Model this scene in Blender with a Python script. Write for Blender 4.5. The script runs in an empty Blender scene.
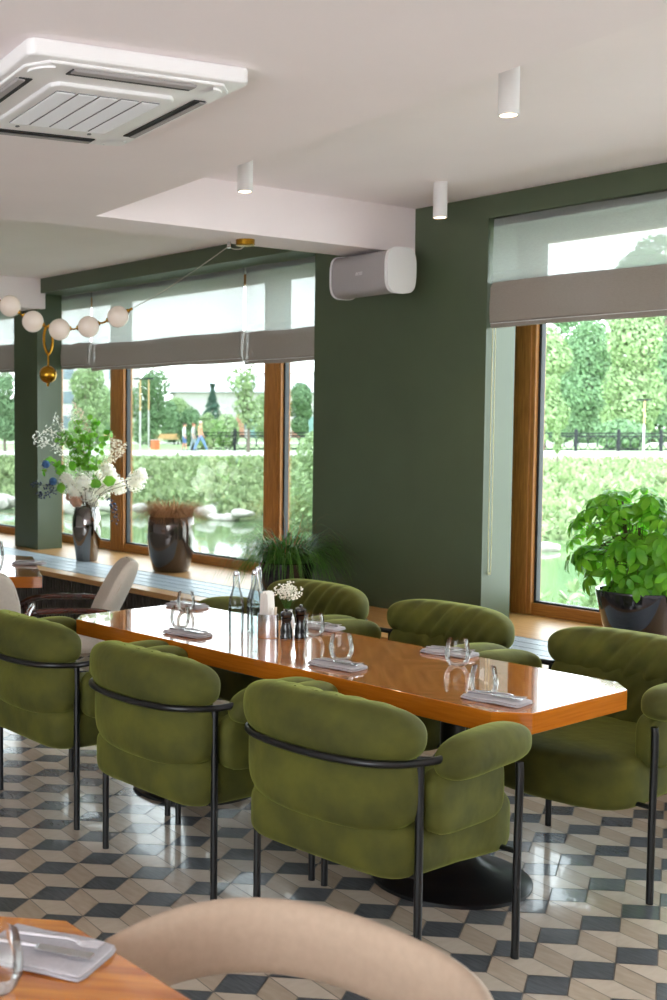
import bpy, bmesh, math, random
from mathutils import Vector, Matrix
PI = math.pi
C = bpy.context.scene.collection
sc = bpy.context.scene
rnd = random.Random(7)

# ------------------------------------------------------------ camera, world, lights, exposure
CAM = Vector((0, 0, 1.6481))
FW = Vector((-0.81608573, 0.57439084, -0.06386895))
RT = Vector((0.57547064, 0.81782045, 0.00180371))
UP = Vector((-0.05326937, 0.03528272, 0.99795666))
cam = bpy.data.cameras.new('camera'); camo = bpy.data.objects.new('camera', cam); C.objects.link(camo)
camo.matrix_world = Matrix.Translation(CAM) @ Matrix((RT, UP, -FW)).transposed().to_4x4()
cam.sensor_width = 36; cam.lens = 36 * 1215.83 / 1000; cam.shift_x = 0.2
cam.clip_start = 0.05; cam.clip_end = 1200
cam.dof.use_dof = True; cam.dof.focus_distance = 4.4; cam.dof.aperture_fstop = 5.6
sc.camera = camo
sc.view_settings.view_transform = 'Standard'; sc.view_settings.look = 'None'
sc.view_settings.exposure = 1.0; sc.view_settings.gamma = 1; sc.view_settings.use_curve_mapping = False
w = bpy.data.worlds.new('overcast_sky'); sc.world = w; w.use_nodes = True
nt = w.node_tree; bg = nt.nodes['Background']
tc = nt.nodes.new('ShaderNodeTexCoord'); sx = nt.nodes.new('ShaderNodeSeparateXYZ'); cr = nt.nodes.new('ShaderNodeValToRGB')
nt.links.new(tc.outputs['Generated'], sx.inputs[0]); nt.links.new(sx.outputs['Z'], cr.inputs[0]); nt.links.new(cr.outputs[0], bg.inputs[0])
cr.color_ramp.elements[0].position = 0.0; cr.color_ramp.elements[0].color = (.93, .98, 1, 1)
cr.color_ramp.elements[1].position = 0.6; cr.color_ramp.elements[1].color = (0.78, 0.88, 1.0, 1)
bg.inputs[1].default_value = 4.4
sc.cycles.transparent_max_bounces = 24; sc.cycles.max_bounces = 12; sc.cycles.diffuse_bounces = 5

# ------------------------------------------------------------ helpers
def lin(h):
    if isinstance(h, str):
        h = h.lstrip('#'); h = [int(h[i:i+2], 16) / 255 for i in (0, 2, 4)]
        return tuple(c / 12.92 if c <= .04045 else ((c + .055) / 1.055) ** 2.4 for c in h)
    return tuple(h)
def setin(b, k, v):
    if k in b.inputs: b.inputs[k].default_value = v
def mat(name, col, rough=.5, metal=0, noise=0, nscale=20, bump=0, bscale=None, stretch=(1, 1, 1), col2=None, coat=0, sheen=0,
        sheen_tint=None, emis=None, estr=0, spec=.5, coords='Object', rand=0, detail=4, subs=0):
    m = bpy.data.materials.new(name); m.use_nodes = True; t = m.node_tree; b = t.nodes['Principled BSDF']
    c = lin(col); b.inputs['Base Color'].default_value = (*c, 1); b.inputs['Roughness'].default_value = rough; b.inputs['Metallic'].default_value = metal
    setin(b, 'Coat Weight', coat); setin(b, 'Coat Roughness', .02); setin(b, 'Specular IOR Level', spec)
    if sheen:
        setin(b, 'Sheen Weight', sheen); setin(b, 'Sheen Roughness', .35); b.inputs['Sheen Tint'].default_value = (*lin(sheen_tint or col), 1)
    if emis: b.inputs['Emission Color'].default_value = (*lin(emis), 1); b.inputs['Emission Strength'].default_value = estr
    N = t.nodes; L = t.links
    src = None
    if noise or col2 or bump:
        g = N.new('ShaderNodeTexCoord'); mp = N.new('ShaderNodeMapping'); mp.inputs['Scale'].default_value = stretch
        L.new(g.outputs[coords], mp.inputs[0])
        nz = N.new('ShaderNodeTexNoise'); nz.inputs['Scale'].default_value = nscale; nz.inputs['Detail'].default_value = detail
        L.new(mp.outputs[0], nz.inputs['Vector'])
        if noise or col2:
            r = N.new('ShaderNodeValToRGB'); L.new(nz.outputs['Fac'], r.inputs[0])
            r.color_ramp.elements[0].position = .32; r.color_ramp.elements[1].position = .68
            c2 = lin(col2) if col2 else tuple(min(1, x * (1 + noise)) for x in c)
            c1 = c if col2 else tuple(x * (1 - noise) for x in c)
            r.color_ramp.elements[0].color = (*c1, 1); r.color_ramp.elements[1].color = (*c2, 1)
            src = r.outputs[0]
        if bump:
            n2 = nz
            if bscale:
                n2 = N.new('ShaderNodeTexNoise'); n2.inputs['Scale'].default_value = bscale; L.new(mp.outputs[0], n2.inputs['Vector'])
            bp = N.new('ShaderNodeBump'); bp.inputs['Strength'].default_value = bump; bp.inputs['Distance'].default_value = .01
            L.new(n2.outputs['Fac'], bp.inputs['Height']); L.new(bp.outputs[0], b.inputs['Normal'])
    if rand:
        ge = N.new('ShaderNodeNewGeometry'); mr = N.new('ShaderNodeMapRange'); mr.inputs[3].default_value = 1 - rand; mr.inputs[4].default_value = 1 + rand
        L.new(ge.outputs['Random Per Island'], mr.inputs[0])
        hs = N.new('ShaderNodeHueSaturation'); L.new(mr.outputs[0], hs.inputs['Value'])
        if src: L.new(src, hs.inputs['Color'])
        else: hs.inputs['Color'].default_value = (*c, 1)
        src = hs.outputs[0]
    if src: L.new(src, b.inputs['Base Color'])
    return m
def thin(name, tint=(1, 1, 1), refl=1.0, rough=0.0, ior=1.5):
    # thin clear glass: transparent sheet with Fresnel reflection
    m = bpy.data.materials.new(name); m.use_nodes = True; t = m.node_tree; t.nodes.clear(); N = t.nodes; L = t.links
    o = N.new('ShaderNodeOutputMaterial'); mx = N.new('ShaderNodeMixShader'); tr = N.new('ShaderNodeBsdfTransparent'); gl = N.new('ShaderNodeBsdfGlossy')
    fr = N.new('ShaderNodeFresnel'); fr.inputs[0].default_value = ior; mu = N.new('ShaderNodeMath'); mu.operation = 'MULTIPLY'; mu.inputs[1].default_value = refl
    tr.inputs[0].default_value = (*tint, 1); gl.inputs['Roughness'].default_value = rough
    L.new(fr.outputs[0], mu.inputs[0]); L.new(mu.outputs[0], mx.inputs[0]); L.new(tr.outputs[0], mx.inputs[1]); L.new(gl.outputs[0], mx.inputs[2]); L.new(mx.outputs[0], o.inputs[0])
    return m
def fabric_sheer(name, col, transp, transl):
    m = bpy.data.materials.new(name); m.use_nodes = True; t = m.node_tree; t.nodes.clear(); N = t.nodes; L = t.links
    o = N.new('ShaderNodeOutputMaterial'); d = N.new('ShaderNodeBsdfDiffuse'); tl = N.new('ShaderNodeBsdfTranslucent'); tp = N.new('ShaderNodeBsdfTransparent')
    g = N.new('ShaderNodeTexCoord'); nz = N.new('ShaderNodeTexNoise'); mp = N.new('ShaderNodeMapping'); mp.inputs['Scale'].default_value = (1, 1, 12)
    nz.inputs['Scale'].default_value = 60; L.new(g.outputs['Object'], mp.inputs[0]); L.new(mp.outputs[0], nz.inputs['Vector'])
    r = N.new('ShaderNodeValToRGB'); c = lin(col); r.color_ramp.elements[0].color = (*[x * .8 for x in c], 1); r.color_ramp.elements[1].color = (*[min(1, x * 1.15) for x in c], 1)
    L.new(nz.outputs['Fac'], r.inputs[0]); L.new(r.outputs[0], d.inputs[0]); L.new(r.outputs[0], tl.inputs[0])
    a = N.new('ShaderNodeMixShader'); a.inputs[0].default_value = transl; L.new(d.outputs[0], a.inputs[1]); L.new(tl.outputs[0], a.inputs[2])
    b = N.new('ShaderNodeMixShader'); b.inputs[0].default_value = transp; L.new(a.outputs[0], b.inputs[1]); L.new(tp.outputs[0], b.inputs[2]); L.new(b.outputs[0], o.inputs[0])
    return m
def leafmat(name, col, col2, rough=.45, transl=.35, rand=.25, spec=.4):
    m = mat(name, col, rough, col2=col2, nscale=9, rand=rand, spec=spec); t = m.node_tree; N = t.nodes; L = t.links
    b = N['Principled BSDF']; o = [n for n in N if n.type == 'OUTPUT_MATERIAL'][0]
    tl = N.new('ShaderNodeBsdfTranslucent'); mx = N.new('ShaderNodeMixShader'); mx.inputs[0].default_value = transl
    src = b.inputs['Base Color'].links[0].from_socket
    hs = N.new('ShaderNodeHueSaturation'); hs.inputs['Value'].default_value = 1.3; L.new(src, hs.inputs['Color']); L.new(hs.outputs[0], tl.inputs[0])
    L.new(b.outputs[0], mx.inputs[1]); L.new(tl.outputs[0], mx.inputs[2]); L.new(mx.outputs[0], o.inputs[0])
    return m

class MB:
    "collects verts/faces, builds ONE mesh object"
    def __init__(s): s.v = []; s.f = []; s.mi = []; s.cur = 0
    def add(s, vs, fs, mi=None):
        o = len(s.v); s.v += [tuple(v) for v in vs]; s.f += [tuple(i + o for i in f) for f in fs]; s.mi += [s.cur if mi is None else mi] * len(fs); return s
    def box(s, x0, x1, y0, y1, z0, z1, mi=None):
        v = [(x, y, z) for z in (z0, z1) for y in (y0, y1) for x in (x0, x1)]
        return s.add(v, [(0, 2, 3, 1), (4, 5, 7, 6), (0, 1, 5, 4), (2, 6, 7, 3), (0, 4, 6, 2), (1, 3, 7, 5)], mi)
    def obox(s, c, ax, ay, az, mi=None):
        c = Vector(c); ax = Vector(ax); ay = Vector(ay); az = Vector(az)
        v = [c + i * ax + j * ay + k * az for k in (-1, 1) for j in (-1, 1) for i in (-1, 1)]
        return s.add(v, [(0, 2, 3, 1), (4, 5, 7, 6), (0, 1, 5, 4), (2, 6, 7, 3), (0, 4, 6, 2), (1, 3, 7, 5)], mi)
    def prism(s, pts, z0, z1, mi=None, mitop=None):
        n = len(pts); v = [(x, y, z0) for x, y in pts] + [(x, y, z1) for x, y in pts]
        s.add(v, [tuple(reversed(range(n)))] + [(i, (i + 1) % n, (i + 1) % n + n, i + n) for i in range(n)], mi)
        o = len(s.v) - 2 * n; s.f.append(tuple(o + n + i for i in range(n))); s.mi.append(s.cur if mitop is None and mi is None else (mitop if mitop is not None else mi)); return s
    def lathe(s, prof, seg=24, c=(0, 0, 0), mi=None, cap=True, sx=1, sy=1):
        v = []; f = []; n = len(prof)
        for r, z in prof:
            for k in range(seg):
                a = 2 * PI * k / seg; v.append((c[0] + r * math.cos(a) * sx, c[1] + r * math.sin(a) * sy, c[2] + z))
        for i in range(n - 1):
            for k in range(seg): f.append((i * seg + k, i * seg + (k + 1) % seg, (i + 1) * seg + (k + 1) % seg, (i + 1) * seg + k))
        if cap:
            if prof[0][0] > 1e-4: f.append(tuple(reversed(range(seg))))
            if prof[-1][0] > 1e-4: f.append(tuple((n - 1) * seg + k for k in range(seg)))
        return s.add(v, f, mi)
    def tube(s, pts, r, seg=10, mi=None, cap=True):
        pts = [Vector(p) for p in pts]; n = len(pts); rs = r if isinstance(r, (list, tuple)) else [r] * n
        v = []; f = []; up = None
        for i, p in enumerate(pts):
            d = (pts[min(i + 1, n - 1)] - pts[max(i - 1, 0)]).normalized()
            if up is None:
                up = Vector((0, 0, 1)) if abs(d.z) < .9 else Vector((1, 0, 0))
            a = d.cross(up).normalized(); b = a.cross(d).normalized(); up = b
            for k in range(seg):
                t = 2 * PI * k / seg; v.append(p + rs[i] * (math.cos(t) * a + math.sin(t) * b))
        for i in range(n - 1):
            for k in range(seg): f.append((i * seg + k, i * seg + (k + 1) % seg, (i + 1) * seg + (k + 1) % seg, (i + 1) * seg + k))
        if cap: f.append(tuple(reversed(range(seg)))); f.append(tuple((n - 1) * seg + k for k in range(seg)))
        return s.add(v, f, mi)
    def sq(s, c, h, n=4, N=14, fn=None, rot=None, mi=None):
        "superellipsoid cushion centred c, half sizes h, exponent(s) n"
        if not isinstance(n, (tuple, list)): n = (n, n, n)
        idx = {}; v = []; f = []
        def vid(i, j, k):
            key = (i, j, k)
            if key not in idx:
                d = [2 * q / N - 1 for q in key]; d = [math.tan(q * PI / 4 * .96) / math.tan(PI / 4 * .96) for q in d]
                # solve |x t|^nx+... = 1
                lo, hi = .3, 1.01
                for _ in range(22):
                    m = (lo + hi) / 2
                    if sum(abs(q * m) ** e for q, e in zip(d, n)) > 1: hi = m
                    else: lo = m
                p = Vector([q * lo * hh for q, hh in zip(d, h)])
                if fn: p = Vector(fn(p))
                if rot: p = rot @ p
                idx[key] = len(v); v.append(p + Vector(c))
            return idx[key]
        for a in range(N):
            for b in range(N):
                for (u, w_) in ((0, 0),):
                    f.append((vid(a, b, 0), vid(a, b + 1, 0), vid(a + 1, b + 1, 0), vid(a + 1, b, 0)))
                    f.append((vid(a, b, N), vid(a + 1, b, N), vid(a + 1, b + 1, N), vid(a, b + 1, N)))
                    f.append((vid(a, 0, b), vid(a + 1, 0, b), vid(a + 1, 0, b + 1), vid(a, 0, b + 1)))
                    f.append((vid(a, N, b), vid(a, N, b + 1), vid(a + 1, N, b + 1), vid(a + 1, N, b)))
                    f.append((vid(0, a, b), vid(0, a, b + 1), vid(0, a + 1, b + 1), vid(0, a + 1, b)))
                    f.append((vid(N, a, b), vid(N, a + 1, b), vid(N, a + 1, b + 1), vid(N, a, b + 1)))
        return s.add(v, f, mi)
    def build(s, name, m, parent=None, smooth=True, bevel=0, shade_angle=None):
        me = bpy.data.meshes.new(name); me.from_pydata(s.v, [], s.f); me.update()
        for q in (m if isinstance(m, (list, tuple)) else [m]): me.materials.append(q)
        me.polygons.foreach_set('material_index', s.mi)
        if smooth: me.polygons.foreach_set('use_smooth', [True] * len(me.polygons))
        o = bpy.data.objects.new(name, me); C.objects.link(o)
        if parent: o.parent = parent
        if smooth: 
            try: me.set_sharp_from_angle(angle=math.radians(shade_angle or 40))
            except Exception: pass
        if bevel:
            b = o.modifiers.new('bevel', 'BEVEL'); b.width = bevel; b.segments = 2; b.limit_method = 'ANGLE'
        return o
def tag(o, label=None, cat=None, group=None, kind=None):
    if label: o['label'] = label
    if cat: o['category'] = cat
    if group: o['group'] = group
    if kind: o['kind'] = kind
    return o
def empty(name, loc=(0, 0, 0), rz=0, label=None, cat=None, group=None):
    o = bpy.data.objects.new(name, None); o.empty_display_size = .1; C.objects.link(o); o.location = loc; o.rotation_euler.z = rz
    return tag(o, label, cat, group)
def kids(o): return [c for c in bpy.data.objects if c.parent == o]
def copy_tree(o, parent=None, cache={}):
    c = o.copy(); C.objects.link(c)
    if parent: c.parent = parent
    for ch in kids(o): copy_tree(ch, c)
    return c
def struct(mb, name, m, **k):
    o = mb.build(name, m, **k); o['kind'] = 'structure'; return o
def bez(pts, n=8):
    "catmull-rom through pts"
    P = [Vector(p) for p in pts]; P = [P[0] * 2 - P[1]] + P + [P[-1] * 2 - P[-2]]; out = []
    for i in range(1, len(P) - 2):
        for k in range(n):
            t = k / n; a, b, c, d = P[i-1], P[i], P[i+1], P[i+2]
            out.append(.5 * ((2*b) + (c-a)*t + (2*a-5*b+4*c-d)*t*t + (3*b-a-3*c+d)*t**3))
    out.append(P[-2]); return out

# ------------------------------------------------------------ materials
M = {}
M['green'] = mat('green_wall_paint', '#4f5b44', .38, noise=.05, nscale=3, bump=.05, bscale=150)
M['ceil'] = mat('ceiling_paint', '#faeff0', .8, noise=.015, nscale=2)
M['wood'] = mat('oak_window_wood', '#b87c3c', .4, col2='#955f28', nscale=14, stretch=(9, 9, .6), bump=.08)
M['woodh'] = mat('oak_window_wood_rail', '#b87c3c', .4, col2='#955f28', nscale=14, stretch=(.6, 9, 9), bump=.08)
M['sill'] = mat('oak_sill_wood', '#c79a62', .35, col2='#b07f45', nscale=8, stretch=(.5, 9, 9), bump=.04)
M['gasket'] = mat('dark_window_gasket', '#23282c', .5)
M['alu'] = mat('bluish_metal_grille', '#c8d4dc', .35, metal=.2)
M['groove'] = mat('grille_recess', '#7d8992', .8)
M['ribbed'] = mat('dark_ribbed_panel', '#4b4640', .7, noise=.2, nscale=30)
M['black'] = mat('black_powder_coated_metal', '#0d0e10', .32, spec=.5)
M['velvet'] = mat('olive_velvet', '#393a07', .85, col2='#555512', nscale=7, sheen=.6, sheen_tint='#b0b850', bump=.4, bscale=14, detail=6)
M['glass'] = thin('window_glass', (.97, 1, .985), .6)
M['gl'] = thin('tumbler_glass', (.95, .95, .93), .9)
M['bottle'] = thin('bottle_glass', (.84, .89, .89), .8)
M['white'] = mat('white_plastic', '#e8e6e6', .4)
M['speaker_cloth'] = mat('speaker_grille_cloth', '#aaa4a4', .8, noise=.04, nscale=200)
M['acwhite'] = mat('air_conditioner_plastic', '#f3f0f0', .35)
M['acdark'] = mat('air_slot_dark', '#1c1a1d', .6)
M['acgrid'] = mat('air_intake_grid', '#6c6c6e', .6)
M['brass'] = mat('brushed_brass', '#b98a2e', .25, metal=1)
M['globe'] = mat('opal_glass_globe', '#e0d4ca', .18, emis='#ffe8d0', estr=.08, coat=.4)
M['dgrout'] = mat('floor_grout', '#6f6a64', .8)
M['tdark'] = mat('charcoal_floor_tile', '#53565a', .22, coat=.25, col2='#64676b', nscale=16, stretch=(1, 7, 1), rand=.12, spec=.5)
M['tlight'] = mat('light_oak_floor_tile', '#c6b7a6', .22, coat=.25, col2='#cdbfae', nscale=10, stretch=(5, 1.5, 1), rand=.07, spec=.5)
M['ttan'] = mat('tan_oak_floor_tile', '#b3a28f', .22, coat=.25, col2='#bfae9b', nscale=10, stretch=(1.5, 5, 1), rand=.07, spec=.5)
M['napkin'] = mat('grey_linen', '#aeaaae', .85, noise=.06, nscale=160, bump=.1)
M['paper'] = mat('white_paper', '#e6e2dc', .8)
M['steel'] = mat('polished_steel', '#dcdce0', .25, metal=1)
M['peppermill'] = mat('black_lacquer', '#09090b', .18, coat=.5)
M['cream'] = mat('cream_upholstery', '#bfb3a6', .8, noise=.04, nscale=60, sheen=.2, sheen_tint='#ffffff')
M['beige'] = mat('beige_upholstery', '#b09a85', .8, noise=.04, nscale=60, sheen=.2, sheen_tint='#ffffff')
M['walnut'] = mat('dark_red_walnut', '#4e1f12', .2, col2='#361008', nscale=12, stretch=(1, 1, 1), coat=.6)
M['pot'] = mat('glazed_bronze_pot', '#4d443f', .12, metal=.55, coat=.8)
M['mirrorpot'] = mat('mirror_glazed_vase', '#8a8684', .05, metal=1)
M['darkpot'] = mat('dark_glazed_pot', '#24222a', .12, metal=.4, coat=.8)
M['soil'] = mat('potting_soil', '#2e211a', .95, noise=.3, nscale=60)
M['schef'] = leafmat('umbrella_plant_leaf', '#4a941c', '#84c232', .35)
M['stem'] = mat('woody_stem', '#4b3a22', .8)
M['grass'] = leafmat('fountain_grass_blade', '#2c5a1c', '#5d8f33', .4)
M['dry'] = leafmat('dry_rust_grass', '#8a5a38', '#b98a5e', .8, .2)
M['euca'] = leafmat('eucalyptus_leaf', '#4f8f22', '#86bb40', .5)
M['petal'] = leafmat('white_petal', '#f0eee6', '#fbf9f4', .7, .4, .05)
M['pale'] = leafmat('pale_cream_blossom', '#d8c8b0', '#eadfce', .7, .3, .08)
M['peach'] = leafmat('peach_petal', '#d9a98c', '#ecc9b0', .7, .3, .08)
M['berry'] = mat('dark_blue_berry', '#1c2b4a', .4)
M['thistle'] = mat('blue_thistle', '#44699a', .8, noise=.3, nscale=60)

# table veneer: high gloss orange cherry with diamond matched grain
def veneer(name, diamond=True):
    m = bpy.data.materials.new(name); m.use_nodes = True; t = m.node_tree; N = t.nodes; L = t.links; b = N['Principled BSDF']
    g = N.new('ShaderNodeTexCoord'); s = N.new('ShaderNodeSeparateXYZ'); L.new(g.outputs['Object'], s.inputs[0])
    def mt(op, a, bb=None):
        n = N.new('ShaderNodeMath'); n.operation = op
        for i, q in enumerate((a, bb)):
            if q is None: continue
            if isinstance(q, (int, float)): n.inputs[i].default_value = q
            else: L.new(q, n.inputs[i])
        return n.outputs[0]
    if diamond:
        px = mt('PINGPONG', mt('ADD', s.outputs[0], 8.0), .4); ay = mt('ABSOLUTE', s.outputs[1])
        u = mt('ADD', px, ay); v = mt('SUBTRACT', px, ay)
    else: u, v = s.outputs[0], s.outputs[1]
    cb = N.new('ShaderNodeCombineXYZ'); L.new(mt('MULTIPLY', u, 26.0), cb.inputs[0]); L.new(mt('MULTIPLY', v, 2.0), cb.inputs[1])
    nz = N.new('ShaderNodeTexNoise'); nz.inputs['Scale'].default_value = 1.0; nz.inputs['Detail'].default_value = 5; L.new(cb.outputs[0], nz.inputs['Vector'])
    r = N.new('ShaderNodeValToRGB'); L.new(nz.outputs['Fac'], r.inputs[0])
    r.color_ramp.elements[0].position = .3; r.color_ramp.elements[0].color = (*lin('#9c4c0e'), 1)
    r.color_ramp.elements[1].position = .7; r.color_ramp.elements[1].color = (*lin('#e09238'), 1)
    L.new(r.outputs[0], b.inputs['Base Color']); b.inputs['Roughness'].default_value = .12; setin(b, 'Coat Weight', 1.0); setin(b, 'Coat Roughness', .02); setin(b, 'Coat IOR', 1.6)
    return m
M['veneer'] = veneer('glossy_cherry_veneer'); M['edge'] = mat('cherry_table_edge', '#c8741c', .15, col2='#b66412', nscale=10, stretch=(.6, .6, 14), coat=.6)

# ------------------------------------------------------------ room shell
YW = 5.8144; ZC = 2.968; ZB = 2.695; YF = 6.38; SILL = .45
fl = MB()                                    # tumbling-block tile floor, one mesh
v1 = Vector((.2108, -.1255)); v2 = Vector((.0195, .1968)); hh = (v1 + 2 * v2) / 3; vv = (v1 - v2) / 3; p0 = Vector((-2.5028, 3.8371))
fl.add([(-16, -3, -.004), (4, -3, -.004), (4, 6.5, -.004), (-16, 6.5, -.004)], [(0, 1, 2, 3)], 0)
def tile(p, a, b, mi):
    c = p + (a + b) / 2; q = [p, p + a, p + a + b, p + b]; k = .965
    fl.add([(c.x + (t.x - c.x) * k, c.y + (t.y - c.y) * k, 0) for t in q], [(0, 1, 2, 3)], mi)
for i in range(-70, 90):
    for j in range(-70, 90):
        c = p0 + i * v1 + j * v2
        if not (-14 < c.x < 1.5 and -1 < c.y < 5.3): continue
        p = c - (hh + vv) / 2; ww = -(hh + vv)
        tile(p, vv, hh, 1) if (vv.x * hh.y - vv.y * hh.x) > 0 else tile(p, hh, vv, 1)
        a, b = (hh, ww); tile(p, a, b, 2) if a.x * b.y - a.y * b.x > 0 else tile(p, b, a, 2)
        a, b = (ww, vv); tile(p, a, b, 3) if a.x * b.y - a.y * b.x > 0 else tile(p, b, a, 3)
struct(fl, 'floor', [M['dgrout'], M['tdark'], M['tlight'], M['ttan']], smooth=False)

m = MB(); m.box(-16, 4, -3, 6.5, ZC, ZC + .1); struct(m, 'ceiling', M['ceil'], smooth=False)
m = MB(); ys = lambda x: 3.4453 - .144 * (x + 5.2325)   # lowered slab and the beam running to the wall
m.prism([(-5.5733, YW + .1), (-5.5733, -3), (4, -3), (4, ys(4)), (-5.2325, ys(-5.2325)), (-5.2325, YW + .1)], ZB, ZC + .001)
struct(m, 'trim_1', M['ceil'], smooth=False)
m = MB(); m.box(-10.15, -9.757, 2, YW + .05, ZB, ZC + .001); struct(m, 'trim_2', M['ceil'], smooth=False)
m = MB()                                      # green piers, lintel band, wall strips above and below the windows
m.box(-6.12, -4.674, YW, 6.08, SILL, ZC); m.box(-10.256, -9.821, YW, 6.08, SILL, 2.836)
m.box(-16, -6.12, YW, 6.08, 2.836, ZC); m.box(-4.674, 3.9, YW, 6.08, 2.836, ZC)
m.box(-6.0, -4.912, 6.08, 6.5, 0, ZC); m.box(-16, 4, 6.30, 6.6, -2.4, SILL - .002); m.box(-16, 4, 6.08, 6.6, 2.86, ZC + .3); m.box(-14.6, -14.3, YW, 6.08, SILL, 2.836)
struct(m, 'wall_back', M['green'], smooth=False)
m = MB(); m.box(-16.1, -16, -3, 6.5, 0, ZC); struct(m, 'wall_left', M['green'], smooth=False)
m = MB(); m.box(4, 4.1, -3, 6.5, 0, ZC); struct(m, 'wall_right', M['ceil'], smooth=False)
m = MB(); m.box(-16, -2.5, -3.1, -3, 0, ZC); m.box(2.5, 4.1, -3.1, -3, 0, ZC); m.box(-2.5, 2.5, -3.1, -3, 0, .5); m.box(-2.5, 2.5, -3.1, -3, 2.6, ZC); struct(m, 'wall_front_unseen', M['ceil'], smooth=False)  # unseen wall added to cut flat back light, its opening sized for fill

# windows
def window(name, x0, x1, mull, right_open=False):
    r = bpy.data.objects.new(name, None); C.objects.link(r); r['kind'] = 'structure'; r.location = (0, YF, SILL)
    f = MB(); y0, y1 = 0, .09; zt = 2.40
    f.box(x0, x1, y0, y1, 0, .075); f.box(x0, x1, y0, y1, zt - .1, zt + .02)
    f.build('window_frame', M['woodh'], r, smooth=False, bevel=.004)
    f = MB()
    for a, b in [(x0, x0 + .17)] + mull + [(x1 - .17, x1)]: f.box(a, b, y0 - .012, y1, .0, zt); f.box(a + .03, b - .03, y0 - .02, y0, .0, zt)
    f.build('window_frame', M['wood'], r, smooth=False, bevel=.004)
    xs = [x0 + .17] + [q for ab in mull for q in ab] + [x1 - .17]
    for i in range(0, len(xs), 2):
        a, b = xs[i], xs[i + 1]; g = MB()
        for q in (a, b - .018): g.box(q, q + .018, .02, .06, .075, zt - .1)
        g.box(a, b, .02, .06, .075, .088); g.build('gasket', M['gasket'], r, smooth=False)
        g = MB(); g.box(a, b, .045, .049, .08, zt - .1); g.build('pane', M['glass'], r, smooth=False)
    return r
window('window_1', -4.908, -1.4, [])
window('window_2', -10.6, -5.9, [(-9.43, -9.215), (-7.265, -7.07)])
window('window_3', -14.3, -10.62, [(-12.6, -12.4)])
window('window_4', -1.3, 3.9, [(1.0, 1.2)])

# sill bench
m = MB(); m.box(-15.9, 3.9, 5.68, YF + .06, SILL - .04, SILL); m.box(-15.9, 3.9, 5.03, 5.17, SILL - .04, SILL); m.box(-15.9, 3.9, 5.17, 5.68, SILL - .05, SILL - .035); m.box(-6.15, -4.65, 5.165, 5.685, SILL - .04, SILL)
struct(m, 'trim_3', M['sill'], smooth=False, bevel=.004)
m = MB(); m.box(-15.9, 3.9, 5.06, 5.09, 0, SILL - .04)
x = -15.9
while x < 3.8: m.box(x, x + .02, 5.045, 5.062, .0, SILL - .045); x += .04
struct(m, 'baseboard_back', M['ribbed'], smooth=False)
for ga, gb, lb in ((-15.8, -6.15, 'long pale blue metal convector grille in the bench below the left windows'), (-4.65, 3.8, 'pale metal convector grille in the bench below the right window')):
    gr = empty('radiator_grille', (0, 5.43, SILL), 0, lb, 'grille')
    m = MB(); m.box(ga, gb, -.245, .245, -.034, -.02); m.build('recess', M['groove'], gr, smooth=False)
    m = MB(); x = max(ga, -13.0)
    while x < min(gb, -1): m.box(x, x + .013, -.235, .235, -.02, -.002); x += .02
    for yy in (-.24, -.12, 0, .12, .24): m.box(ga, gb, yy - .004, yy + .004, -.03, 0)
    m.build('slats', M['alu'], gr, smooth=False)

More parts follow.
